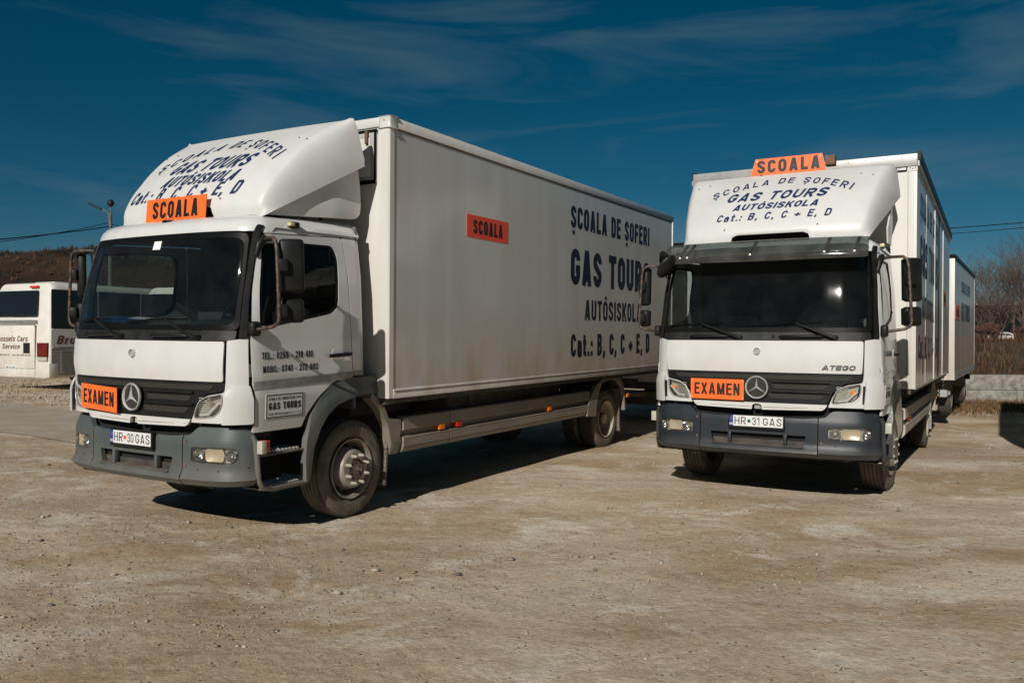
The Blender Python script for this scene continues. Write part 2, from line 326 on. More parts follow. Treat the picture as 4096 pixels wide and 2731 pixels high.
# ------------------------------------------------------------------ lettering: every letter is built from strokes
def arc(cx, cy, rx, ry, a0, a1, n=8):
    return [(cx + rx * math.cos(D2R(a0 + (a1 - a0) * k / n)), cy + ry * math.sin(D2R(a0 + (a1 - a0) * k / n))) for k in range(n + 1)]
def glyphs(t, Wd):
    h = t / 2; L, R_ = h, Wd - h; B, T = h, 1 - h; cx = Wd / 2; r = (R_ - L) / 2; ry = min(r * 1.15, 0.3)
    G = {}
    def hook(w, top=True): pass
    up = arc(cx, T - ry, r, ry, 0, 180); dn = arc(cx, B + ry, r, ry, 180, 360)
    G['O'] = (Wd, [(up + dn, 1)]); G['0'] = G['O']
    yo = 0.68; a_ = math.degrees(math.asin(max(0, min(.95, (yo - (T - ry)) / ry))))
    uo = ([(R_, yo)] if a_ == 0 else []) + arc(cx, T - ry, r, ry, a_, 180); do_ = arc(cx, B + ry, r, ry, 180, 360 - a_) + ([(R_, 1 - yo)] if a_ == 0 else [])
    G['C'] = (Wd, [(uo + do_, 0)])
    G['G'] = (Wd, [(uo + dn + [(R_, 0.44), (cx * 1.05, 0.44)], 0)])
    m = 0.5; q = (T - m) / 2; q2 = (m - B) / 2
    S = [(R_, 0.69)] + arc(cx, T - q, r, q, 0, 180, 8) + [(L + 0.02, m + q * 0.62), (cx - r * 0.35, m + 0.05), (cx + r * 0.35, m - 0.05), (R_ - 0.02, m - q2 * 0.62)] + arc(cx, B + q2, r, q2, 0, -180, 8) + [(L, 0.31)]
    G['S'] = (Wd, [(S, 0)]); G['\u0218'] = (Wd, [(S, 0), ([(cx + .03, -0.1), (cx + .02, -0.2), (cx - 0.05, -0.27)], 0)])
    G['5'] = (Wd, [([(R_, T), (L, T), (L, .55)] + arc(cx, B + .25, r, .25, 120, -180, 10), 0)])
    aw = Wd * 1.1
    G['A'] = (aw, [([(h * 1.1, 0), (aw / 2 - 0.015, 1), ], 0), ([(aw - h * 1.1, 0), (aw / 2 + 0.015, 1)], 0), ([(aw * 0.22, 0.24), (aw * 0.78, 0.24)], 0)])
    G['\u0102'] = (aw, G['A'][1] + [([(aw / 2 - .1, 1.2), (aw / 2, 1.1), (aw / 2 + .1, 1.2)], 0)])
    G['L'] = (Wd * .88, [([(L, 1), (L, B), (Wd * .88, B)], 0)])
    G['D'] = (Wd, [([(L, T), (cx, T)] + arc(R_ - r * .9, T - ry, r * .9, ry, 90, 0)[1:] + arc(R_ - r * .9, B + ry, r * .9, ry, 0, -90) + [(L, B)], 1)])
    G['E'] = (Wd * .9, [([(Wd * .9, T), (L, T), (L, B), (Wd * .9, B)], 0), ([(L + h, .52), (Wd * .84, .52)], 0)])
    G['F'] = (Wd * .88, [([(Wd * .88, T), (L, T), (L, 0)], 0), ([(L + h, .5), (Wd * .8, .5)], 0)])
    rr = (T - .47) / 2
    P = [(L, T), (cx, T)] + arc(R_ - r * .8, T - rr, r * .8, rr, 90, -90)[1:] + [(L, .47)]
    G['R'] = (Wd, [([(L, 0), (L, .47 - 0.001)], 0), (P, 1), ([(cx + .02, .47 - h), (R_ + .01, 0)], 0)])
    rb = (.5 - B) / 2
    G['B'] = (Wd, [([(L, T), (cx, T)] + arc(R_ - r * .8, T - (T - .52) / 2, r * .75, (T - .52) / 2, 90, -90)[1:] + [(L, .52)], 1), ([(L, .52), (cx, .52)] + arc(R_ - r * .8, B + rb, r * .8, rb, 90, -90)[1:] + [(L, B)], 1)])
    G['I'] = (t, [([(h, 1), (h, 0)], 0)])
    G['T'] = (Wd * .95, [([(0, T), (Wd * .95, T)], 0), ([(Wd * .475, T - h), (Wd * .475, 0)], 0)])
    G['U'] = (Wd, [([(L, 1)] + dn + [(R_, 1)], 0)])
    O2 = G['O'][1]
    G['\u00d3'] = (Wd, O2 + [([(cx - .02, 1.08), (cx + .1, 1.24)], 0)])
    G['K'] = (Wd, [([(L, 1), (L, 0)], 0), ([(R_ + .03, 1), (L + h, .42)], 0), ([(cx - .02, .58), (R_ + .04, 0)], 0)])
    G['X'] = (Wd, [([(0.07, 1), (Wd - .07, 0)], 0), ([(Wd - .07, 1), (.07, 0)], 0)])
    mw = Wd * 1.25
    G['M'] = (mw, [([(h, 0), (h, 1)], 0), ([(mw - h, 0), (mw - h, 1)], 0), ([(h + .02, 1), (mw / 2, 0.02)], 0), ([(mw - h - .02, 1), (mw / 2, 0.02)], 0)])
    G['N'] = (Wd, [([(h, 0), (h, 1)], 0), ([(R_, 0), (R_, 1)], 0), ([(h + .02, 1), (R_ - .02, 0)], 0)])
    G['H'] = (Wd, [([(h, 0), (h, 1)], 0), ([(R_, 0), (R_, 1)], 0), ([(h * 2, .5), (Wd - 2 * h, .5)], 0)])
    G['1'] = (Wd * .6, [([(0.02, .78), (Wd * .6 - h, .97)], 0), ([(Wd * .6 - h, 1), (Wd * .6 - h, 0)], 0)])
    G['2'] = (Wd, [([(L, .68)] + arc(cx, T - q, r, q, 180, 0, 8) + [(R_ - .02, .58), (L, B + .02), (L, B), (Wd, B)], 0)])
    G['3'] = (Wd, [([(L, .74)] + arc(cx, T - q, r, q * .95, 180, -60, 9) + [(cx - .02, .52)], 0), ([(cx - .02, .5)] + arc(cx, B + q2, r, q2, 70, -180, 9) + [(L, .28)], 0)])
    G['4'] = (Wd, [([(R_ - .03, 0), (R_ - .03, 1)], 0), ([(R_ - .06, .97), (.04, .28)], 0), ([(.02, .26), (Wd + .02, .26)], 0)])
    G['6'] = (Wd, [(arc(cx, B + .24, r, .24, 180, -180, 14)[:-1], 1), ([(L, .3), (L, .6)] + arc(cx, T - ry, r, ry, 180, 10), 0)])
    G['7'] = (Wd, [([(0, T), (R_, T), (cx - .04, 0)], 0)])
    G['8'] = (Wd, [(arc(cx, T - q * .95, r * .93, q * .95, 0, 360, 14)[:-1], 1), (arc(cx, B + q2, r, q2, 0, 360, 14)[:-1], 1)])
    G['9'] = (Wd, [(arc(cx, T - .24, r, .24, 0, 360, 14)[:-1], 1), ([(R_, .7), (R_, .4)] + arc(cx, B + ry, r, ry, 0, -170), 0)])
    G['.'] = (t, [([(h, 0), (h, t)], 0)]); G[':'] = (t, [([(h, 0), (h, t)], 0), ([(h, .45), (h, .45 + t)], 0)])
    G[','] = (t, [([(h, t), (h, 0), (h - .05, -.13)], 0)])
    G['-'] = (Wd * .7, [([(.05, .38), (Wd * .65, .38)], 0)]); G['+'] = (Wd, [([(0, .38), (Wd, .38)], 0), ([(cx, .14), (cx, .62)], 0)])
    G[' '] = (Wd * .5, [])
    X = .72; lw = Wd * .9; lr = (lw - t) / 2; lc = lw / 2; LR = lw - h
    lo = arc(lc, X - h - lr, lr, lr, 0, 180, 8) + arc(lc, h + lr, lr, lr, 180, 360, 8)
    G['o'] = (lw, [(lo, 1)]); G['c'] = (lw, [([(LR, .5)] + lo + [(LR, .24)], 0)])
    G['e'] = (lw, [([(h, .36), (LR, .36)] + arc(lc, X - h - lr, lr, lr, 0, 180, 8) + arc(lc, h + lr, lr, lr, 180, 340, 8), 0)])
    G['a'] = (lw, [([(h, .52)] + arc(lc, X - h - lr, lr, lr, 170, 0, 8) + [(LR, 0)], 0), ([(LR - h, .42), (lc, .41)] + arc(lc - .01, .23, lr, .18, 110, 340, 8), 0)])
    G['t'] = (lw * .7, [([(lw * .3, .95), (lw * .3, .15), (lw * .45, h), (lw * .7, h)], 0), ([(0, X - h), (lw * .7, X - h)], 0)])
    G['g'] = (lw, [(arc(lc, .4, lr, .26, 0, 360, 12)[:-1], 1), ([(LR, X), (LR, -.08)] + arc(lc, -.08, lr, .12, 0, -160), 0)])
    G['r'] = (lw * .65, [([(h, X), (h, 0)], 0), ([(h + .05, .5), (lw * .35, X - h), (lw * .65, X - h)], 0)])
    G['i'] = (t, [([(h, X), (h, 0)], 0), ([(h, 1), (h, .87)], 0)]); G['l'] = (t, [([(h, 1), (h, 0)], 0)])
    G['s'] = (lw, [([(a, b * X) for a, b in S], 0)])
    G['u'] = (lw, [([(h, X)] + arc(lc, h + lr, lr, lr, 180, 360, 8) + [(LR, X)], 0)])
    G['v'] = (lw, [([(.05, X), (lc, 0)], 0), ([(lw - .05, X), (lc, 0)], 0)])
    return G
def stroke_mesh(pts, closed, t, ds):
    P = dens(pts, ds, closed=bool(closed)); n = len(P)
    Q = []
    for p in P:
        if not Q or (abs(p[0] - Q[-1][0]) + abs(p[1] - Q[-1][1])) > 1e-4: Q.append(p)
    P = Q; n = len(P); vs = []
    for i in range(n):
        p = Vector(P[i])
        a = Vector(P[i - 1]) if (i > 0 or closed) else None; b = Vector(P[(i + 1) % n]) if (i < n - 1 or closed) else None
        d1 = (p - a).normalized() if a is not None else None; d2 = (b - p).normalized() if b is not None else None
        d1 = d1 or d2; d2 = d2 or d1
        n1 = Vector((-d1.y, d1.x)); n2 = Vector((-d2.y, d2.x)); m = (n1 + n2)
        m = m.normalized() if m.length > 1e-3 else n1
        k = 1 / max(0.45, m.dot(n1)); vs += [p + m * t / 2 * k, p - m * t / 2 * k]
    fs = [(2 * i, 2 * i + 1, (2 * i + 3) % (2 * n), (2 * i + 2) % (2 * n)) for i in range(n if closed else n - 1)]
    return vs, fs
def lettering(name, s, fn, m, parent, width, height, weight=0.19, Wd=0.5, gap=0.1, ds=0.2, off=0.0015, italic=0.0, label=None, split=False):
    """fn(a,b,off): a runs 0..width along the line, b 0..height up"""
    G = glyphs(weight, Wd); adv = 0; parts = []; k = 0
    for n_, ch in enumerate(s):
        w, st = G[ch]
        for pts, cl in st:
            vs, fs = stroke_mesh(pts, cl, weight, ds); parts.append((adv, vs, fs, k, n_)); k += 1
        adv += w + gap
    adv -= gap; sx = width / adv; mb = MB(); cur = None
    for i, (a0, vs, fs, q, n_) in enumerate(parts):
        o = off + (q % 4) * 0.0002
        if split and cur is not None and n_ != cur: mb.build('letter', m, parent, recalc=False); mb = MB()
        cur = n_
        mb.add([fn((a0 + v.x) * sx + italic * v.y * height, v.y * height, o) for v in vs], fs)
    if split: return mb.build('letter', m, parent, recalc=False)
    return mb.build(name, m, parent, recalc=False, label=label, kind='stuff')

# ------------------------------------------------------------------ the cab's skin: one surface the panels are laid on
_PX = [0, .3, .58, .8, .93, .99, 1.035, 1.07, 1.095, 1.108, 1.115, 1.115]
_PY = [-.005, .0, .014, .045, .078, .105, .14, .18, .22, .25, .29, .33]
_t = [0.0]
for _i in range(1, 12): _t.append(_t[-1] + math.hypot(_PX[_i] - _PX[_i - 1], _PY[_i] - _PY[_i - 1]))
# smoothed copy of the plan curve
_tt = np.linspace(-_t[-1] - 0.6, _t[-1] + 0.6, 401)
def _raw(u):
    a = abs(u)
    if a < _t[-1]: return math.copysign(np.interp(a, _t, _PX), u), np.interp(a, _t, _PY)
    return math.copysign(1.115, u), .33 + a - _t[-1]
_rx = np.array([_raw(u) for u in _tt]); _k = np.hanning(15); _k /= _k.sum()
_sx = np.convolve(_rx[:, 0], _k, 'same'); _sy = np.convolve(_rx[:, 1], _k, 'same')
UC, YC = _t[-1], .33
def UY(y): return UC + y - YC                       # side coordinate of a depth y
def plan(u):
    if abs(u) < UC + 0.25: return np.interp(u, _tt, _sx), np.interp(u, _tt, _sy)
    return math.copysign(1.115, u), YC + abs(u) - UC
def WR0(u, z):
    x, y = plan(u)
    Wz = np.interp(z, [.4, .85, 1.25, 1.6, 2.1, 2.45, 2.6], [1.10, 1.105, 1.115, 1.11, 1.085, 1.045, 1.0]) / 1.115
    L = np.interp(z, [.3, 1.58, 1.66, 2.43, 2.6], [0, .01, .035, .20, .24])
    if 1.66 < z < 2.43: L -= .014 * math.sin((z - 1.66) / .77 * PI)
    return x * Wz, y + L * max(0, 1 - max(0, y - .1) / 1.2)
def WR(u, z, off=0.0):
    x, y = WR0(u, z)
    if off:
        a = WR0(u - .01, z); b = WR0(u + .01, z); tx, ty = b[0] - a[0], b[1] - a[1]; l = math.hypot(tx, ty) or 1
        x += ty / l * off; y -= tx / l * off
    return (x, y, z)
def mir(f): return lambda a, b, o=0.0: (lambda p: (-p[0], p[1], p[2]))(f(a, b, o))
def plane_x(x): return lambda a, b, o=0.0: (x + math.copysign(o, x), a, b)
def plane_y(y): return lambda a, b, o=0.0: (a, y - o, b)
_DZ = [2.5, 2.56, 2.62, 2.7, 2.9, 3.1, 3.3, 3.5, 3.6]; _DY = [.5, .47, .43, .42, .53, .71, .96, 1.28, 1.45]
_dz = np.linspace(2.5, 3.6, 80); _dy = np.convolve(np.pad(np.interp(_dz, _DZ, _DY), 5, 'edge'), np.ones(11) / 11, 'valid')
def defl_y(x, z):
    k = min(1, max(0, (z - 2.95) / .5)); return float(np.interp(z, _dz, _dy)) + .085 * (1 - .75 * k * k * (3 - 2 * k)) * (min(abs(x), 1.2) / .9) ** 2.5
def DF(x, z, off=0.0):
    y = defl_y(x, z); s = (defl_y(x, z + .02) - defl_y(x, z - .02)) / .04; l = math.hypot(1, s)
    return (x, y - off / l, z + off * s / l)
DTOP = [.95]
def DF2(a, r, off=0.0):
    """deflector skin: a in -1..1 is the face, 1..1.6 the side wing; r 0..1 upwards"""
    s = 1 if a >= 0 else -1; v = abs(a); z = 2.57 + DTOP[0] * r; zt = 3.56 if DTOP[0] > .9 else 3.435; xb = .86 + .13 * r
    if v <= 1: p = Vector(DF(s * v * xb, z))
    else:
        P0 = Vector(DF(s * xb, z)); bot = Vector((s * .93, .47, 2.565)); tip = Vector((s * 1.135, 1.52, 3.14)); top = Vector((s * 1.105, 1.40, zt))
        P2 = bot.lerp(tip, r / .68) if r < .68 else tip.lerp(top, (r - .68) / .32)
        w = (v - 1) / .6; P1 = Vector((s * (abs(P0.x) * .35 + abs(P2.x) * .65), P0.y * .88 + P2.y * .12 + .01, P0.z * .9 + P2.z * .1))
        p = P0 * (1 - w) ** 2 + P1 * 2 * w * (1 - w) + P2 * w * w
        if off: return (p.x + s * off, p.y, p.z)
    if off: p = Vector((p.x, p.y - off * .6, p.z + off * .6))
    return tuple(p)

def wheel(parent, side, x_out, y, z, steer=0.0, rear=False, text=True, caps_=True):
    """one wheel (or a twin pair) as a part: tyre > rim, nuts"""
    R = .43; w = .25; s = side
    def fr(v): return v
    tp = [(-.012, .29), (0.0, .30), (.006, .34), (.004, .37), (-.008, .405), (-.022, .422), (-.04, .428)]
    def tyre_prof(a0):
        P = [(a0 + a, r) for a, r in tp]
        if not rear:
            for g in (.05, .09, .13, .17):
                P += [(a0 - g - .012 + .0, .43), (a0 - g - .016, .418), (a0 - g - .024, .418), (a0 - g - .028, .43)]
        else: P += [(a0 - .06, .42), (a0 - w + .06, .42)]
        P += [(a0 - w - a, r) for a, r in reversed(tp)]
        P += [(a0 - w + .03, .265), (a0 - .03, .265)]
        return P
    mb = MB().lathe(tyre_prof(0), 56, 'X', mi=0, closed=True)
    if rear: mb.lathe(tyre_prof(-.29), 40, 'X', mi=0, closed=True)
    t = mb.build('wheel', ['tyre'], parent, smooth=35)
    tread = MB(); n = 54 if rear else 110
    if rear:
        for a0 in (0, -.29):
            for k in range(n):
                for j in range(4):
                    th = 2 * PI * (k + (.5 if j % 2 else 0)) / n; M = Matrix.Rotation(th, 4, 'X')
                    xx = a0 - .036 - j * .047
                    tread.box(xx - .040, xx, -.0195, .0195, .41, .434, M=M)
    else:
        for k in range(n):
            M = Matrix.Rotation(2 * PI * k / n, 4, 'X'); tread.box(-.045, -.016, -.008, .008, .40, .431, M=M)
    tread.build('tread', 'tread', t, kind='stuff')
    # rim: flange, barrel, disc
    rim = MB()
    if not rear:
        prof = [(-.03, .255), (-.008, .27), (.006, .268), (.006, .26), (-.01, .25), (-.03, .238), (-.09, .232), (-.11, .215), (-.02, .178), (.032, .165), (.042, .15), (.042, .10), (.042, .0)]
        rim.lathe(prof, 40, 'X', caps=False); rm = 'steel_rim'
    else:
        prof = [(-.03, .255), (-.006, .272), (.006, .268), (.0, .258), (-.03, .235), (-.10, .228), (-.145, .222), (-.15, .20), (-.15, 0)]
        rim.lathe(prof, 40, 'X', caps=False); rm = 'rim_dusty'
        rim.lathe([(-.15, .08), (-.02, .075), (-.01, .06), (-.01, 0)], 20, 'X')
    ro = rim.build('rim', rm, t, smooth=30)
    for k in range(10 if not rear else 8):
        th = 2 * PI * (k + .5) / 10 if not rear else 2 * PI * k / 8
        if not rear: MB().lathe([(-.075, .027), (-.058, .026), (-.056, 0)], 12, 'X', c=(.004, .197 * math.cos(th), .197 * math.sin(th))).build('hand_hole', 'black_matt', t)
        else: MB().lathe([(-.155, .026), (-.146, .026), (-.145, 0)], 10, 'X', c=(0, .155 * math.cos(th), .155 * math.sin(th))).build('hand_hole', 'black_matt', t)
    hub = MB()
    if not rear:
        hub.lathe([(.038, .095), (.052, .094), (.052, .074), (.02, .070), (.02, 0)], 24, 'X')
        for k in range(7): hub.lathe([(.02, .012), (.045, .012), (.05, .0)], 8, 'X', c=(0, .05 * math.cos(k * .9 + .4), .05 * math.sin(k * .9 + .4)))
    else: hub.lathe([(-.15, .1), (-.05, .09), (-.045, 0)], 20, 'X')
    hub.build('hub', 'chassis', t, smooth=30)
    for k in range(8):
        th = 2 * PI * (k + .5) / 8; a = (.045 if not rear else -.148); rr = .128 if not rear else .12
        MB().lathe([(a - .01, .017), (a + .012, .0165), (a + .05, .014), (a + .056, .009), (a + .058, 0)] if caps_ else [(a - .01, .017), (a + .012, .016), (a + .014, 0)], 8, 'X', c=(0, rr * math.cos(th), rr * math.sin(th))).build('nut_cover', 'nut_cover', t, smooth=40)
    if text:
        def polar(r0, th0):
            return lambda a, b, o=0.0: (.002 + o + .003 * math.sin((r0 + b - .30) / .13 * PI), (r0 + b) * math.sin(th0 + a / r0), (r0 + b) * math.cos(th0 + a / r0))
        lettering('lettering', 'LINGLONG', polar(.345, .1), 'tyre_text', t, .36, .034, .2, .6, .25, ds=.15, off=.004)
        lettering('lettering', 'F820', polar(.345, 2.9), 'tyre_text', t, .14, .03, .2, .6, .25, ds=.15, off=.004)
    M = Matrix.Translation((x_out * s, y, z)) @ Matrix.Rotation(steer, 4, 'Z')
    if s < 0: M = M @ Matrix.Rotation(PI, 4, 'Z')
    t.matrix_local = M
    return t

def lamp_box(name, m, parent, c, sx, sy, sz, lab=None):
    return bx(name, m, parent, c[0] - sx / 2, c[0] + sx / 2, c[1] - sy / 2, c[1] + sy / 2, c[2] - sz / 2, c[2] + sz / 2, bevel=.004, label=lab)

def star(parent, c, R, disc='wire_mesh', name='star_emblem', flat=False):
    """round emblem: ring with a three-pointed star"""
    cx, cy, cz = c; mb = MB()
    prof = [(0, R * .86), (-.012, R * .9), (-.018, R * .95), (-.012, R * .99), (0, R)]
    mb.lathe([(a, r) for a, r in prof], 36, 'Y', c=(cx, cy, cz), caps=False)
    for k in range(3):
        th = D2R(90 + 120 * k); tip = Vector((math.cos(th), math.sin(th))) * R * .9
        l = Vector((math.cos(th + D2R(60)), math.sin(th + D2R(60)))) * R * .13; r = Vector((math.cos(th - D2R(60)), math.sin(th - D2R(60)))) * R * .13
        P = [(0, 0, -.03 if not flat else -.006), (l.x, l.y, -.006 if not flat else 0), (tip.x, tip.y, -.006 if not flat else 0), (r.x, r.y, -.006 if not flat else 0)]
        vs = [(cx + p[0], cy + p[2], cz + p[1]) for p in P]
        mb.add(vs, [(0, 1, 2), (0, 2, 3)])
    e = mb.build(name, 'silver', parent, smooth=25, recalc=False)
    MB().lathe([(0.006, R * 1.05 if not flat else R), (-.001, R * 1.05 if not flat else R), (-.002, 0)], 36, 'Y', c=(cx, cy, cz)).build('emblem_disc', disc, e)
    return e

def cab(root, v):
    """everything in front of the load box; v = 1 grey bumper truck, 2 slate bumper truck"""
    paint = 'paint'; bm_ = 'bumper_grey' if v == 1 else 'bumper_slate'; am = 'arch_grey' if v == 1 else 'arch_dark'
    # bonnet panel with a pressed line
    def hood(u, z, o=0.0):
        return WR(u, z, o + .010 * math.exp(-((z - 1.40) / .12) ** 2) + .008 * (1 if z > 1.315 else max(0, (z - 1.28) / .035)))
    panel('bonnet_panel', rpoly([(-.955, 1.263), (.955, 1.263), (.968, 1.572), (-.968, 1.572)], .02), hood, paint, root, thick=.02, res=.06)
    star(root, (0, WR(0, 1.47)[1] - .018, 1.468), .033, 'alu_grey', 'badge', True)
    # black grille surround, mesh inserts
    g = panel('grille', rpoly([(-.965, 1.257), (.965, 1.257), (.958, 1.19), (.80, 1.165), (.70, 1.08), (.655, .968), (-.655, .968), (-.70, 1.08), (-.80, 1.165), (-.958, 1.19)], .012), lambda a, b, o=0.0: WR(a, b, o - .012), 'black_plastic', root, thick=.02, res=.07)
    for (a0, a1, b0, b1) in ((-.84, .84, 1.196, 1.236), (.17, .63, 1.108, 1.148), (.13, .60, 1.012, 1.056), (-.63, -.17, 1.108, 1.148), (-.60, -.13, 1.012, 1.056)):
        panel('mesh_insert', rpoly([(a0, b0), (a1, b0), (a1 + .03, b1), (a0 - .03, b1)], .012), lambda a, b, o=0.0: WR(a, b, o - .006), 'wire_mesh', g, thick=.004, res=.08)
    for zz in (1.175, 1.08):
        for s in (-1, 1):
            pts = [WR(s * u, zz, .004) for u in (.14, .3, .5, .68)]; MB().tube(pts, .011, 8).build('grille_bar', 'black_plastic', g, smooth=60)
    star(g, (0, WR(0, 1.11)[1] - .02, 1.113), .112)
    # white trim under the grille with the towing hole
    lt = panel('lower_trim', rpoly([(-.66, .965), (-.625, .91), (-.05, .897), (-.045, .94), (-.02, .953), (.02, .953), (.045, .94), (.05, .897), (.625, .91), (.66, .965)], [.01, .04, .004, .01, .01, .01, .01, .004, .04, .01]), lambda a, b, o=0.0: WR(a, b, o + .004), paint, root, thick=.03, res=.06)
    MB().tube([WR(-.62, .932, .004), WR(-.3, .925, .005), WR(-.06, .922, .005)], .0025, 4).build('seam', 'joint', lt); MB().tube([WR(.62, .932, .004), WR(.3, .925, .005), WR(.06, .922, .005)], .0025, 4).build('seam', 'joint', lt)
    bx('tow_cover', 'chrome_soft' if v == 1 else 'stripe_grey', root, -.03, .03, .03, .05, .90, .945)
    bx('radiator', 'black_matt', root, -.86, .86, .13, .17, .5, 1.6)
    for s in (-1, 1):
        f = (lambda a, b, o=0.0: WR(a, b, o)) if s > 0 else mir(WR)
        # corner panel, with the indicator let into it
        ind = rpoly([(.695, .977), (.705, 1.03), (.74, 1.105), (.80, 1.14), (.948, 1.17), (.952, 1.10), (.935, 1.04), (.885, .995), (.80, .98)], .02, 3)
        cp = panel('corner_panel', rpoly([(.665, .942), (1.0, .942), (1.165, .942), (1.175, 1.10), (1.15, 1.24), (1.145, 1.60), (.985, 1.578), (.975, 1.25), (.968, 1.18), (.80, 1.15), (.71, 1.06)], [.01, 0, .02, .02, .02, .01, .01, .01, .02, .04, .02]),
                   f, paint, root, holes=[ind], thick=.018, res=.045)
        # cheek standing proud round the corner, dark air channel on its inner side
        def cheek(a, b, o=0.0, f=f):
            k = min(1, max(0, (a - .97) / .12)); top = max(0, (b - 1.13) / .105)
            return f(a, b, o + (.046 * (1 - k) + .032 * k) * max(0, 1 - .85 * top ** 1.6))
        ck = panel('cheek_panel', rpoly([(.972, .937), (1.185, .937), (1.182, 1.12), (1.16, 1.235), (1.04, 1.235), (.985, 1.19)], [.0, .02, .02, .02, .05, .03]), cheek, paint, root, thick=.016, res=.035)
        panel('air_slot', [(.968, .98), (1.03, .98), (1.03, 1.15), (.969, 1.15)], f, 'black_matt', ck, thick=.01, res=.04, off=.004)
        # indicator: bowl, bulb, ribbed lens
        il = panel('indicator_lamp', [(a, b) for a, b in ind], f, 'clear_lens', root, thick=.006, res=.04, off=.002)
        panel('reflector', rpoly([(.71, .985), (.75, 1.10), (.80, 1.13), (.94, 1.155), (.925, 1.04), (.88, 1.0)], .02), lambda a, b, o=0.0, f=f: f(a, b, o - .03 - .02 * math.cos((a - .83) * 12)), 'chrome_soft', il, thick=.004, res=.03)
        MB().tube([f(.75, 1.0, -.012), f(.83, 1.01, -.012), f(.92, 1.10, -.012)], .018, 6).build('reflector_ridge', 'silver', il, smooth=60)
        c = f(.88, 1.085, -.02); MB().lathe([(-.02, .022), (-.012, .018), (0, .008), (.001, 0)][::-1], 14, 'Y', c=c).build('bulb', 'amber' if v == 2 else 'chrome', il, smooth=50)
        rb = MB()
        for k in range(10): zz = .995 + k * .0155; rb.tube([f(.735 + .0 * k, zz, -.006), f(.84, zz, -.006)], .003, 4)
        rb.build('lens_rib', 'chrome_soft', il)
        MB().tube([f(a, b, .003) for a, b in ind], .005, 5, closed=True).build('lamp_rim', 'alu_grey', il, smooth=60)
    # bumper: face profile, ends, middle with recess
    def bump(u, z, o=0.0):
        lip = .034 * math.exp(-((z - .505) / .035) ** 2) - .03 * max(0, (.49 - z) / .06) + .012 * max(0, min(1, (z - .80) / .02)) * 0
        top = -.035 * max(0, (z - .80) / .1) ** 1.0
        return WR(u, z, o + lip + top)
    rec = rpoly([(-.47, .66), (.47, .66), (.44, .548), (-.44, .548)], .015)
    b = panel('bumper_middle', rpoly([(-.574, .836), (-.44, .824), (.44, .824), (.574, .836), (.574, .452), (-.574, .452)], [.01, .02, .02, .01, .01, .01]), bump, bm_, root, holes=[rec], thick=.035, res=.03)
    MB().box(-.5, .5, .07, .085, .5, .7).build('recess_back', 'black_matt', b)
    bx('crossbar', 'chassis', b, -.46, .46, .052, .068, .55, .60)
    bx('recess_tread', bm_, b, -.44, .44, -.022, .055, .540, .549)
    gr = MB()
    for k in range(34): x = -.42 + k * .0254; gr.box(x, x + .008, -.016, .04, .549, .555, M=Matrix.Translation((x, 0, 0)) @ Matrix.Rotation(-.35, 4, 'Z') @ Matrix.Translation((-x, 0, 0)))
    gr.build('tread_groove', 'joint', b, kind='stuff')
    for x in (-.27, .27): bx('strut', bm_, b, x - .016, x + .016, -.002, .05, .545, .665, bevel=.004)
    for s in (-1, 1):
        f = bump if s > 0 else mir(bump)
        hlo = rpoly([(.665, .752), (1.03, .758), (1.085, .735), (1.085, .655), (1.03, .626), (.665, .634)], [.03, .03, .04, .04, .03, .03])
        e = panel('bumper_end', rpoly([(.584, .836), (.64, .84), (.705, .905), (1.17, .905), (1.215, .86), (1.215, .455), (.584, .452)], [.01, .02, .03, .02, .03, .02, .01]), f, bm_, root, holes=[hlo], thick=.04, res=.035)
        h = panel('headlight', hlo, f, 'clear_lens', root, thick=.006, res=.05, off=-.002)
        panel('lamp_bed', rpoly([(.67, .748), (1.03, .752), (1.075, .73), (1.075, .66), (1.03, .632), (.67, .64)], .03), lambda a, z, o=0.0, f=f: f(a, z, o - .05), 'chrome_soft', h, thick=.004, res=.05)
        for (u, r, mt) in ((.733, .052, 'chrome'), (1.025, .042, 'chrome')):
            c = f(u, .692, -.008); dirv = (Vector(f(u, .692, 0.05)) - Vector(f(u, .692, 0))).normalized()
            q = dirv.to_track_quat('Y', 'Z').to_matrix().to_4x4(); mb = MB().lathe([(-.045, 0), (-.04, r * .45), (-.02, r * .8), (0, r), (.003, r * .96)], 22, 'Y', caps=False)
            mb.v = [tuple(Matrix.Translation(c) @ q @ Vector(p)) for p in mb.v]; mb.build('reflector_bowl', mt, h, smooth=50, recalc=False)
        # long middle reflector
        P = rpoly([(.80, .742), (.955, .742), (.968, .692), (.955, .642), (.80, .642), (.785, .692)], .02)
        panel('main_reflector', P, lambda a, z, o=0.0, f=f: f(a, z, o - .014 - .03 * math.cos((a - .88) * 13) * math.cos((z - .692) * 20)), 'lamp_warm', h, thick=.003, res=.02)
        for zz in (.792, .603):
            c = f(.612, zz, .001); MB().lathe([(-.004, .011), (0.0, .011), (.002, 0)][::-1], 10, 'Y', c=c).build('screw', 'rust', e)
        for (u, zz) in ((.74, .58), (.93, .575), (1.16, .60)):
            c = f(u, zz, .001); MB().lathe([(-.003, .006), (0, .006), (.001, 0)][::-1], 8, 'Y', c=c).build('screw', 'black_matt', e)
    bx('bumper_lip', 'black_plastic', root, -.84, .84, .09, .3, .43, .462, bevel=.01)
    # number plate
    pl = bx('number_plate', 'black_plastic', root, -.272, .272, -.032, .005, .70, .842, bevel=.004)
    bx('plate_face', 'plate_white', pl, -.222, .258, -.036, -.033, .728, .832)
    bx('plate_band', 'plate_blue', pl, -.259, -.223, -.0362, -.033, .728, .832)
    lettering('lettering', 'RO', lambda a, b, o=0.0: (-.256 + a, -.0364 - o, .737 + b), 'plate_white', pl, .030, .022, .2, .6, .2, off=.0006)
    mbs = MB()
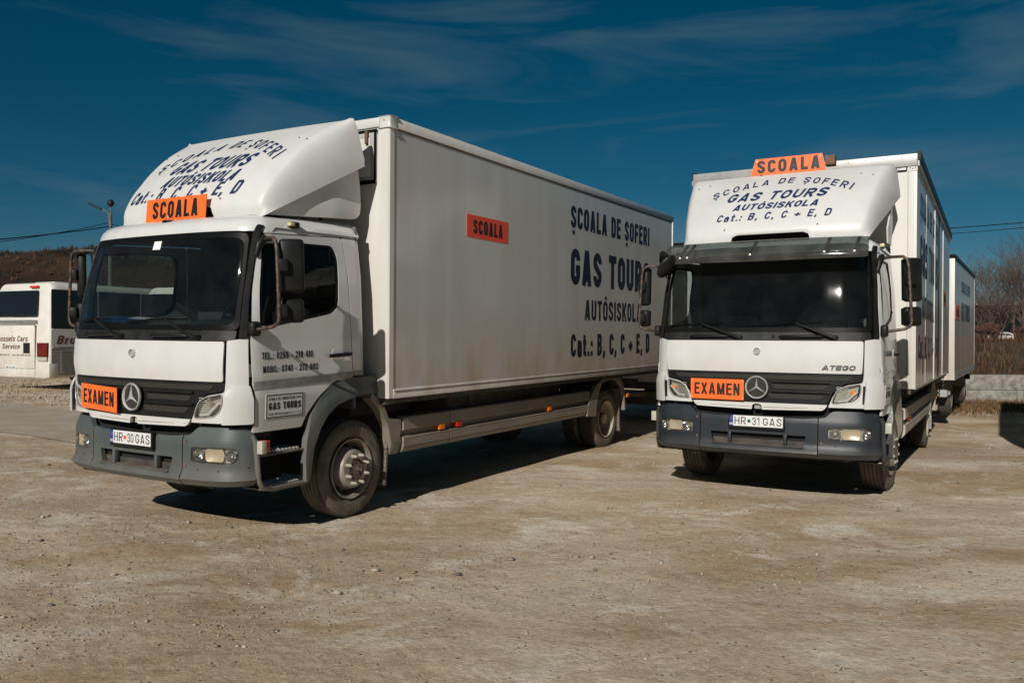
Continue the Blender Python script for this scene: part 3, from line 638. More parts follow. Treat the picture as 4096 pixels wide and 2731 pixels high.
    for k in range(12): th = k * PI / 6; mbs.lathe([(-.0368, 0), (-.0366, .0018), (-.0364, .0018)], 5, 'Y', c=(-.241 + .011 * math.cos(th), -.0006, .80 + .011 * math.sin(th)))
    mbs.build('star_ring', 'lens_yellow', pl)
    txt = ('HR', '30' if v == 1 else '31', 'GAS')
    for s_, x0, w_ in ((txt[0], -.208, .112), (txt[1], -.035, .078 if v == 1 else .07), (txt[2], .07, .175)):
        lettering('lettering', s_, lambda a, b, o=0.0, x0=x0: (x0 + a, -.0364 - o, .743 + b), 'black_print', pl, w_, .074, .12, .62, .2, ds=.1, off=.0006)
    MB().lathe([(-.0385, 0), (-.038, .017), (-.0364, .017)], 18, 'Y', c=(-.066, 0, .78)).build('registration_dot', 'plate_red' if v == 1 else 'plate_green', pl)
    # EXAMEN board
    x0, x1, z0, z1 = (-.665, -.118, .982, 1.185) if v == 2 else (-.70, -.165, .985, 1.19)
    def exf(a, b, o=0.0): return (x0 + a, .035 * ((abs(x0 + a)) / .7) ** 2 - .045 - o, z0 + b + (.01 if v == 1 else 0) - (.02 * a / .5 if v == 1 else 0))
    ex = panel('exam_board', [(0, 0), (x1 - x0, 0), (x1 - x0, z1 - z0), (0, z1 - z0)], exf, 'orange', root, thick=.004, res=.1)
    lettering('lettering', 'EXAMEN', lambda a, b, o=0.0: exf(.04 + a, .045 + b, o), 'black_print', ex, x1 - x0 - .08, z1 - z0 - .085, .165, .5, .13, off=.002, split=True)
    for a in (.012, x1 - x0 - .012):
        for b_ in (.02, z1 - z0 - .02):
            MB().lathe([(-.003, 0), (-.002, .005), (0, .005)], 8, 'Y', c=exf(a, b_, .001)).build('screw', 'chrome_soft', ex)
    # black panel below the windscreen, handles, wipers
    sc = panel('scuttle_panel', rpoly([(-1.0, 1.578), (1.0, 1.578), (1.045, 1.59), (1.045, 1.655), (-1.045, 1.655), (-1.045, 1.59)], .01), lambda a, b, o=0.0: WR(a, b, o - .006), 'black_dusty', root, thick=.02, res=.05)
    for (a0, a1) in ((.21, .62), (-.70, -.29)):
        MB().tube([WR(a0, 1.605, -.004), WR(a0 + .02, 1.612, .03), WR(a1 - .04, 1.617, .03), WR(a1, 1.608, -.004)], .014, 8).build('grab_handle', 'black_plastic', sc, smooth=60)
    for px_, ex_, t0, t1 in ((.722, .362, -.13, .60), (-.178, -.58, -.97, -.36)):
        wb = MB().lathe([(-.045, 0), (-.04, .016), (0.01, .026)], 12, 'Y', c=WR(px_, 1.60, .0)).tube([WR(px_, 1.60, .035), WR(px_ - .10, 1.635, .045), WR(ex_, 1.742, .03)], [.016, .013, .008], 8).build('wiper', 'black_plastic', root, smooth=50)
        MB().tube([WR(t0, 1.722, .022), WR((t0 + t1) / 2, 1.738, .026), WR(t1, 1.746, .022)], .006, 6).tube([WR(ex_ - .2, 1.735, .028), WR(ex_, 1.75, .034), WR(ex_ + .2, 1.745, .028)], .004, 6).build('wiper_blade', 'rubber', wb)
    for xx in (-.47, .25) if v == 2 else (): MB().lathe([(-.01, 0), (-.008, .016), (0, .017)], 12, 'Y', c=WR(xx - .1, 1.615, -.002)).build('cap', 'black_plastic', sc)
    # windscreen: rubber surround and glass
    wsO = rpoly([(-1.06, 1.658), (1.06, 1.658), (1.062, 2.05), (1.055, 2.43), (.4, 2.441), (-.4, 2.441), (-1.055, 2.43), (-1.062, 2.05)], [.06, .06, .1, .07, .1, .1, .07, .1])
    wsI = rpoly([(-1.02, 1.70), (1.02, 1.70), (1.03, 2.05), (1.025, 2.385), (.4, 2.395), (-.4, 2.395), (-1.025, 2.385), (-1.03, 2.05)], [.07, .07, .1, .09, .1, .1, .09, .1])
    panel('windscreen_surround', wsO, lambda a, b, o=0.0: WR(a, b, o - .002), 'rubber', root, holes=[wsI], thick=.016, res=.05)
    panel('windscreen', rpoly([(-1.035, 1.69), (1.035, 1.69), (1.04, 2.39), (.4, 2.40), (-.4, 2.40), (-1.04, 2.39)], .08), lambda a, b, o=0.0: WR(a, b, o - .007), 'windscreen_glass', root, thick=.005, res=.04)
    for s in (-1, 1):
        f = WR if s > 0 else mir(WR)
        panel('pillar_trim', rpoly([(1.068, 1.60), (1.128, 1.60), (1.115, 1.9), (1.118, 2.2), (1.15, 2.445), (1.18, 2.492), (1.12, 2.50), (1.085, 2.44), (1.07, 2.0)], [.01, .01, .05, .1, .03, .01, .02, .03, .1]), f, 'black_plastic', root, thick=.02, res=.04, off=.016)
        # door with its window opening
        win = rpoly([(1.225, 1.695), (1.39, 1.692), (1.88, 1.775), (2.06, 1.805), (2.15, 1.87), (2.165, 2.29), (2.10, 2.395), (1.6, 2.385), (1.175, 2.345), (1.19, 2.0)], [.02, .1, .1, .06, .06, .1, .08, .1, .05, .1])
        do = rpoly([(1.185, 1.235), (1.165, 1.60), (1.13, 2.0), (1.135, 2.385), (1.19, 2.425), (2.245, 2.475), (2.285, 2.13), (2.305, 1.54), (2.318, 1.33), (2.33, 1.265), (2.10, 1.23), (1.90, 1.12), (1.74, .96), (1.69, .868), (1.18, .868), (1.20, .95), (1.20, 1.2)], [.01, .05, .1, .05, .04, .04, .3, .1, .01, .01, .08, .08, .05, .02, .01, .05, .02])
        def dfn(a, b, o=0.0, f=f):
            fl = .014 * max(0, 1 - abs(b - 1.285) / .034)
            lo = .012 * max(0, min(1, (1.19 - b) / .02))
            return f(a, b, o + fl * min(1, max(0, (2.32 - a) / .3 + .4)) + lo)
        d = panel('door', do, dfn, 'door_paint', root, holes=[win], thick=.022, res=.045)
        panel('door_seal', [(a, b) for a, b in win], f, 'rubber', d, holes=[[(a + (.025 if a < 1.6 else -.025), b + (.02 if b < 2.05 else -.02)) for a, b in win]], thick=.02, res=.05, off=-.004)
        panel('door_window', [(a + (.015 if a < 1.6 else -.015), b + (.012 if b < 2.05 else -.012)) for a, b in win], f, 'dark_glass' if s > 0 else 'side_glass', d, thick=.005, res=.08, off=-.012)
        if s > 0:
            bx('window_bar', 'rubber', d, 1.03, 1.055, 1.14, 1.155, 1.85, 2.36)
        panel('rub_strip', [(1.19, 1.195), (2.318, 1.235), (2.318, 1.30), (1.19, 1.262)], dfn, 'stripe_grey' if v == 1 else 'door_paint', d, thick=.006, res=.06, off=.006)
        # handle in its bowl
        hb = MB().tube([f(2.01, 1.443, .025), f(2.10, 1.447, .034), f(2.24, 1.455, .034), f(2.275, 1.456, .025)], [.016, .018, .018, .016], 8).build('door_handle', 'black_plastic', d, smooth=50)
        panel('handle_bowl', rpoly([(2.05, 1.385), (2.19, 1.385), (2.205, 1.50), (2.06, 1.505)], .045), f, 'door_paint', d, thick=.004, res=.03, off=.003)
        # pillar behind the door
        panel('rear_pillar', rpoly([(2.255, 2.475), (2.295, 2.13), (2.315, 1.54), (2.328, 1.33), (2.34, 1.262), (2.524, 1.262), (2.52, 1.7), (2.50, 2.14), (2.475, 2.475)], .008), lambda a, b, o=0.0, f=f: f(a, b, o - .05 * max(0, (a - 2.42) / .1) ** 2), paint, root, thick=.02, res=.05)
        panel('rub_strip', [(2.34, 1.262), (2.52, 1.262), (2.52, 1.312), (2.328, 1.30)], lambda a, b, o=0.0, f=f: f(a, b, o - .05 * max(0, (a - 2.42) / .1) ** 2), 'stripe_grey' if v == 1 else paint, root, thick=.004, res=.05, off=.005)
        # side strip above the door, up to the roof line
        panel('roof_rail', [(1.175, 2.432), (1.19, 2.433), (2.255, 2.483), (2.475, 2.483), (2.47, 2.52), (1.185, 2.49)], f, paint, root, thick=.02, res=.05)
        # side marker lamp on the roof edge
        rl = MB().box(-.018, .022, -.055, .055, -.028, .024).build('roof_lamp', 'black_plastic', root, bevel=.012, smooth=50)
        p = f(UY(.60), 2.53, 0.02); rl.location = p
        bx('lamp_lens', 'lens_yellow', rl, -.016 if s > 0 else -.026, .026 if s > 0 else .016, -.057, -.005, -.016, .018, bevel=.006)
        # entry steps
        st = MB()
        if s > 0 or True:
            fx = lambda x: x * s
            fr_ = MB().tube([(fx(1.10), .245, .845), (fx(1.115), .265, .80), (fx(1.12), .29, .50), (fx(1.12), .33, .43), (fx(1.115), .45, .405), (fx(1.11), .78, .405)], [.02, .024, .022, .024, .022, .02], 8).build('step_unit', am, root, smooth=50)
            for zz, y0 in ((.70, .34), (.43, .40)):
                bx('step', am, fr_, min(fx(.88), fx(1.12)), max(fx(.88), fx(1.12)), y0 - .06, .78, zz - .028, zz - .012, bevel=.006)
                tm = MB()
                for k in range(11):
                    yy = y0 + .01 + k * (.76 - y0) / 11
                    for j in range(4): xx = fx(.93 + j * .05); tm.box(xx - .02, xx + .005, yy, yy + .022, zz - .012, zz + .006)
                tm.build('step_tread', 'alu_trim', fr_, kind='stuff')
            bx('step_back', 'black_matt', fr_, min(fx(.80), fx(.84)), max(fx(.80), fx(.84)), .25, .80, .40, .87)
            sl = lamp_box('step_lamp', 'cream_lens', root, (fx(1.155), .285, .755), .07, .05, .10)
            if v == 1: lamp_box('rear_lens', 'red_lens', sl, (fx(1.155), .33, .76), .06, .036, .09)
        # wheel arch: a swept band over the front wheel
        outer = [(.775, .40), (.77, .60), (.785, .76), (.845, .95), (.96, 1.09), (1.10, 1.19), (1.30, 1.243), (1.41, 1.245), (1.70, 1.25), (1.71, 1.10), (1.62, 1.09), (1.45, 1.085), (1.30, 1.06), (1.15, 1.02), (1.03, .94), (.94, .83), (.875, .68), (.86, .56), (.83, .41)]
        ar = MB(); xo, xi = 1.148 * s, 1.06 * s
        V, F = tri2d(rpoly(outer, .03, 2), (), .04)
        def arch_x(y, z):   # the outer edge rolls inwards
            d_ = math.hypot(y - 1.40, (z - .42) * 1.0); r_in, r_out = .57, .80
            return 1.150 - .028 * max(0, min(1, (d_ - .70) / .08)) ** 2 - .012 * max(0, min(1, (.60 - d_) / .04))
        panel('wheel_arch', rpoly(outer, .03, 2), lambda a, b, o=0.0, s=s: (s * (arch_x(a, b) + o), a, b), am, root, thick=.06, res=.035)
        MB().prism([(1.02, .0 + z_) for z_ in ()] or [(.86, .45), (.875, .68), (.94, .83), (1.03, .94), (1.15, 1.02), (1.30, 1.06), (1.62, 1.09), (1.62, 1.13), (1.28, 1.11), (1.10, 1.06), (.98, .97), (.89, .86), (.83, .70), (.82, .45)], .72 * s, 1.09 * s).build('arch_liner', 'black_matt', root)
        # chassis fender behind the front wheel, mud flap
        P = [(1.62, 1.10), (1.74, 1.00), (1.80, .95), (1.86, .84), (1.93, .83), (2.05, .815), (2.045, .70), (2.03, .66), (2.055, .60), (2.05, .485), (1.93, .488), (1.90, .60), (1.87, .72), (1.84, .80), (1.80, .84), (1.74, .93), (1.60, 1.04)]
        panel('rear_fender_piece', P, lambda a, b, o=0.0, s=s: (s * (1.135 + o - .05 * max(0, (.56 - b) / .08)), a, b), 'skirt', root, thick=.10, res=.06)
        fl = MB(); n = 14
        for k in range(n):
            z1_ = .70 - k * .036; fl.box(.74 * s, 1.09 * s, 1.905 - .05 * k / n, 1.93 - .05 * k / n, z1_ - .036, z1_)
        fl.build('mud_flap', 'flap', root, recalc=False)
    # roof
    ring = [WR(u, 2.443) for u in np.linspace(-2.475, 2.475, 120)]; yb = ring[0][1]
    ring = [tuple(p) for p in ring]; N_ = len(ring); rings = []
    for (ins, z_) in ((0.0, 2.443), (.006, 2.475), (.025, 2.515), (.06, 2.55), (.12, 2.578), (.22, 2.595), (.36, 2.605)):
        R2 = []
        for i, p in enumerate(ring):
            a = Vector(ring[max(0, i - 1)][:2]); b = Vector(ring[min(N_ - 1, i + 1)][:2]); d_ = (b - a).normalized(); nn = Vector((-d_.y, d_.x))
            yy = p[1] + nn.y * ins; zz = z_
            if abs(p[0]) > .9 and p[1] > .5: zz = max(z_ + .03 * min(1, (p[1] - .5) / .8), 2.485 + .0)
            R2.append((p[0] + nn.x * ins, min(yy, yb), zz + .015 * min(1, max(0, (yy - .4)))))
        rings.append(R2)
    mb = MB(); vs = [p for R2 in rings for p in R2]; fs = []
    for j in range(len(rings) - 1):
        for i in range(N_ - 1): fs.append((j * N_ + i, j * N_ + i + 1, (j + 1) * N_ + i + 1, (j + 1) * N_ + i))
    fs.append(tuple(range((len(rings) - 1) * N_, len(rings) * N_)))
    mb.add(vs, fs); ro = mb.build('roof', paint, root, smooth=50, recalc=True)
    for s in (-1, 1): MB().tube([(s * .93, .33, 2.478), (s * .90, .38, 2.545), (s * .84, .46, 2.588), (s * .80, .55, 2.602)], .003, 4).build('seam', 'joint', ro)
    # back wall, floor, lining, seats, dashboard
    bw = MB(); bw.box(-1.04, 1.04, yb - .05, yb - .01, .95, 2.60); bw.build('back_wall', 'cabin_trim', root, bevel=.02)
    bx('cab_floor', 'black_matt', root, -1.04, 1.04, .18, 1.50, 1.10, 1.18)
    bx('engine_block', 'black_matt', root, -.62, .62, .2, 1.9, .55, 1.1)
    bx('head_lining', 'cabin_trim', root, -1.0, 1.0, .45, 1.50, 2.50, 2.53)
    da = panel('dashboard', rpoly([(-1.0, .20), (1.0, .20), (1.0, .58), (-1.0, .58)], .05), lambda a, b, o=0.0: (a, b + .06 * 0, 1.70 + o - .10 * max(0, (.3 - b)) + (.05 * math.exp(-((a - .45) / .3) ** 2) if b > .35 else 0)), 'dash', root, thick=.28, res=.08)
    sw = MB().tube([(.50 + .225 * math.cos(t_), .66 + .10 * math.sin(t_), 1.77 + .19 * math.sin(t_)) for t_ in np.linspace(0, 2 * PI, 25)[:-1]], .014, 8, closed=True).tube([(.28, .66, 1.77), (.5, .67, 1.755), (.72, .66, 1.77)], .016, 6).build('steering_wheel', 'rubber', root, smooth=60)
    for x in (.50, -.52):
        se = MB().box(x - .24, x + .24, .80, 1.25, 1.36, 1.52).build('seat', 'seat_fabric', root, bevel=.05, smooth=50)
        b2 = MB().box(x - .23, x + .23, 1.20, 1.34, 1.50, 2.06).build('backrest', 'seat_fabric', se, bevel=.05, smooth=50)
        MB().box(x - .13, x + .13, 1.22, 1.32, 2.09, 2.27).build('headrest', 'seat_fabric', se, bevel=.04, smooth=50)
    if v == 1:
        fo = MB().box(-.28, .18, -.14, .14, -.006, .006).build('folder', 'folder', root); fo.location = (-.60, .34, 1.745); fo.rotation_euler = (.12, .05, .15)
        bx('paper', 'paper', fo, .0, .19, .03, .145, .007, .010)
        panel('windscreen_sticker', [(.0, 2.318), (.098, 2.318), (.10, 2.388), (.005, 2.388)], WR, 'paper', root, thick=.002, res=.1, off=-.004)
    else:
        panel('side_curtain', [(.78, 1.72), (1.02, 1.72), (.96, 2.38), (.72, 2.38)], lambda a, b, o=0.0: (1.01 + .015 * math.sin(a * 60) + o, a - .30, b), 'curtain', root, thick=.004, res=.03)
    # mirrors
    for s in (-1, 1):
        e = (1.32 * s); f = WR if s > 0 else mir(WR)
        top = [f(1.19, 2.37, .03), (s * 1.16, .33, 2.375), (s * 1.27, .29, 2.372), (s * 1.305, .28, 2.345), (e, .28, 2.28), (s * 1.335, .28, 2.05), (s * 1.35, .28, 1.76), (s * 1.335, .28, 1.715), (s * 1.29, .275, 1.69), (s * 1.20, .27, 1.675), f(1.16, 1.665, .04)]
        mr = MB().tube(top, .0145, 8).build('mirror_bracket', 'arm_paint', root, smooth=60)
        MB().tube([f(1.13, 2.24, .012), f(1.14, 2.33, .035), f(1.18, 2.385, .04), f(1.25, 2.385, .02)], [.02, .034, .03, .016], 8).build('bracket_foot', 'black_plastic', mr, smooth=60)
        MB().box(-.03, .035, -.045, .05, -.062, .055).build('bracket_foot', 'black_plastic', mr, bevel=.024, smooth=60).location = f(1.165, 1.675, .035)
        for (zc, hh, ww) in ((2.16, .208, .094), (1.812, .092, .094)):
            hs = MB().box(-ww, ww, -.045, .04, -hh, hh).build('mirror_housing', 'black_plastic', root, bevel=.028, smooth=50)
            hs.location = (s * 1.335, .42, zc); hs.rotation_euler = (0, -.03 * s, s * D2R(50))
            MB().box(-ww + .012, ww - .012, .041, .046, -hh + .015, hh - .015).build('mirror_glass', 'mirror_glass', hs, bevel=.008)
            MB().box(-.12 if s > 0 else .03, -.03 if s > 0 else .12, -.10, -.03, -.05, .05).build('mirror_clamp', 'black_plastic', hs, bevel=.012, smooth=50)
    if v == 2:
        hs = MB().tube([(-1.0, .32, 2.30), (-1.04, .16, 2.42), (-.99, .02, 2.47), (-.93, -.02, 2.44)], [.035, .045, .035, .02], 8).build('kerb_mirror', 'black_plastic', root, smooth=60)
        m2 = MB().lathe([(-.03, 0), (-.03, .03), (-.018, .075), (.0, .09), (.012, .09), (.014, 0)], 20, 'Y').build('mirror_dish', 'black_plastic', hs, smooth=50)
        m2.matrix_local = Matrix.Translation((-.93, -.03, 2.33)) @ Matrix.Rotation(D2R(35), 4, 'Y') @ Matrix.Rotation(D2R(62), 4, 'Z') @ Matrix.Diagonal((1, 1, 1.5, 1))
    # chassis
    for s in (-1, 1): bx('chassis_rail', 'chassis', root, min(s * .40, s * .47), max(s * .40, s * .47), .3, 9.0, .80, 1.02)
    bx('axle', 'chassis', root, -.85, .85, 1.38, 1.50, .36, .50); bx('axle', 'chassis', root, -.80, .80, 6.98, 7.14, .34, .50)

def deflector(root, v):
    DTOP[0] = .95 if v == 1 else .855
    hole = [(-.47, -.02), (.47, -.02), (.46, .05), (.43, .115), (.37, .125), (-.37, .125), (-.43, .115), (-.46, .05)]
    out = [(-1.6, .0), (-1.0, .0), (-.47, .0), (-.455, .07), (-.44, .115), (-.38, .14), (.38, .14), (.44, .115), (.455, .07), (.47, .0), (1.0, .0), (1.6, .0), (1.6, .93), (1.585, .965), (1.54, .99), (1.45, 1.0), (1.0, 1.0), (.93, 1.0), (-.93, 1.0), (-1.0, 1.0), (-1.45, 1.0), (-1.54, .99), (-1.585, .965), (-1.6, .93)]
    # stretch r so the notch keeps its size in metres
    d = panel('roof_deflector', out, lambda a, b, o=0.0: DF2(a, b, o), 'plastic_white', root, thick=.02, res=.05, smooth=60)
    for s in (-1, 1):
        if v == 1:
            P = [(.52, 2.60), (1.50, 2.665), (1.56, 2.70), (1.575, 2.80), (1.56, 3.0), (1.52, 3.17), (1.30, 3.10), (.9, 2.88)]
            panel('side_fairing', rpoly(P, [.02, .05, .05, .05, .1, .02, .1, .1]), lambda a, b, o=0.0, s=s: (s * (.90 + .13 * min(1, (a - .45) / .8) - .02 * max(0, (2.72 - b) / .1) + o), a, b), 'plastic_white', root, thick=.015, res=.06)
        else:
            P = [(1.05, 2.74), (1.42, 3.06), (1.50, 2.86), (1.38, 2.60), (1.10, 2.60)]
            panel('side_fairing', P, lambda a, b, o=0.0, s=s: (s * (1.06 + o), a, b), 'plastic_white', root, thick=.015, res=.08)
    fr = MB()
    for x in (-.75, 0, .75): fr.tube([(x, .55, 2.62), (x, 1.35, 2.64), (x, 1.40, 3.40)], .02, 6)
    fr.tube([(-.9, 1.40, 3.0), (.9, 1.40, 3.0)], .02, 6).build('deflector_frame', 'chassis', root)
    for x, z in ((-.92, 3.30), (-.80, 3.33), (.80, 3.33), (.92, 3.30), (-.47, 2.74), (.47, 2.75)):
        p = DF(x, z, .001); MB().lathe([(-.006, 0), (-.004, .008), (.003, .009)], 8, 'Y', c=p).build('screw', 'rust', d)
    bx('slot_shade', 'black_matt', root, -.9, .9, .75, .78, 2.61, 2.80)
    # writing on the deflector
    def arcf(x0, x1, zb, rise, skew=0.0):
        def f(a, b, o=0.0):
            x = x0 + a; m = (2 * a / (x1 - x0) - 1); z = zb + rise * (1 - m * m); sl = -4 * rise * m / (x1 - x0)
            return DF(x - sl * b * .9 + skew * b, z + b, o)
        return f
    def flat(x0, zb): return lambda a, b, o=0.0: DF(x0 + a, zb + b, o)
    it = .42
    if v == 1:
        lettering('lettering', '\u0218COALA DE \u0218OFERI', arcf(-.74, .76, 3.10, .21, .1), 'navy_print', d, 1.50, .095, .165, .62, .38, ds=.2, off=.003, split=True)
        lettering('lettering', 'GAS TOURS', flat(-.50, 3.055), 'navy_print', d, 1.0, .14, .21, .72, .18, italic=it, ds=.2, off=.003, split=True)
        lettering('lettering', 'AUT\u00d3SISKOLA', flat(-.44, 2.915), 'navy_print', d, .93, .11, .2, .6, .16, italic=it, ds=.2, off=.003, split=True)
        lettering('lettering', 'Cat.: B, C, C + E, D', flat(-.83, 2.785), 'navy_print', d, 1.45, .125, .18, .55, .2, italic=it * .6, ds=.2, off=.003, split=True)
    else:
        lettering('lettering', '\u0218COALA DE \u0218OFERI', arcf(-.69, .73, 3.125, .15, .1), 'navy_print', d, 1.42, .078, .17, .72, .38, ds=.2, off=.003, split=True)
        lettering('lettering', 'GAS TOURS', flat(-.53, 3.068), 'navy_print', d, 1.03, .108, .22, .85, .22, italic=it, ds=.2, off=.003, split=True)
        lettering('lettering', 'AUT\u00d3SISKOLA', flat(-.43, 2.957), 'navy_print', d, .87, .073, .22, .72, .16, italic=it, ds=.2, off=.003, split=True)
        lettering('lettering', 'Cat.: B, C, C + E, D', flat(-.58, 2.836), 'navy_print', d, 1.16, .082, .2, .7, .26, italic=it * .6, ds=.2, off=.003, split=True)
    # SCOALA board
    if v == 1:
        s_ = MB().box(0, .77, -.003, .003, 0, .205).build('school_sign', 'orange', root); s_.location = (-.385, .385, 2.582); s_.rotation_euler = (-.08, 0, 0)
        lettering('lettering', 'SCOALA', lambda a, b, o=0.0: (.085 + a, -.003 - o, .03 + b), 'black_print', s_, .59, .15, .2, .5, .14, off=.0015, split=True)
        q = [(.16, .012), (.56, .012), (.16, .19), (.58, .19)]
        for a, b in q: MB().lathe([(-.008, 0), (-.006, .005), (-.003, .005)], 8, 'Y', c=(a, 0, b)).build('screw', 'rust', s_)
        be = MB().lathe([(0, .055), (.012, .052), (.02, .04), (.045, .035), (.052, .02), (.053, 0)], 16, 'Z', c=(.03, .31, 2.566)).build('beacon', 'clear_lens', root, smooth=40)
        MB().lathe([(0, .06), (.014, .055), (.015, 0)], 16, 'Z', c=(.03, .31, 2.56)).build('beacon_foot', 'rubber', be)
    else:
        s_ = MB().prism([(-.40, 0), (.42, 0), (.375, .195), (-.345, .195)], -.003, .003, 'Y').build('school_sign', 'orange', root)
        s_.location = (0, 1.24, 3.438); s_.rotation_euler = (-.05, 0, 0)
        lettering('lettering', '\u0218COALA', lambda a, b, o=0.0: (-.325 + a, -.003 - o, .03 + b), 'black_print', s_, .68, .145, .22, .58, .17, off=.0015, split=True)
        for a in (-.33, .355): MB().lathe([(-.008, 0), (-.006, .007), (-.003, .007)], 8, 'Y', c=(a, 0, .17)).build('screw', 'chrome_soft', s_)
        bx('bracket_block', 'rust', s_, .40, .50, .02, .14, .07, .17)
        # smoked sun visor over the windscreen
        def vf(a, b, o=0.0): # b 0..1 from the lower lip to the top
            x = a; y = -.05 + .19 * b ** 1.6 - .03 * math.sin(b * PI) + .10 * (abs(x) / 1.0) ** 3; return (x, y - o, 2.345 + .232 * b)
        vz = panel('sun_visor', rpoly([(-1.0, .05), (.0, 0), (1.0, .05), (.99, 1.0), (-.99, 1.0)], [.08, .3, .08, .08, .08]), vf, 'visor_glass', root, thick=.006, res=.06)
        for x in (-.80, -.72, -.07, .62, .88):
            MB().tube([vf(x, .30, -.008), vf(x + .01, .6, -.03), vf(x + .02, .92, -.04)], [.012, .016, .02], 6).build('visor_bracket', 'black_plastic', vz)
            MB().lathe([(-.006, 0), (-.004, .011), (.002, .011)], 8, 'Y', c=vf(x, .30, .003)).build('screw', 'chrome_soft', vz)

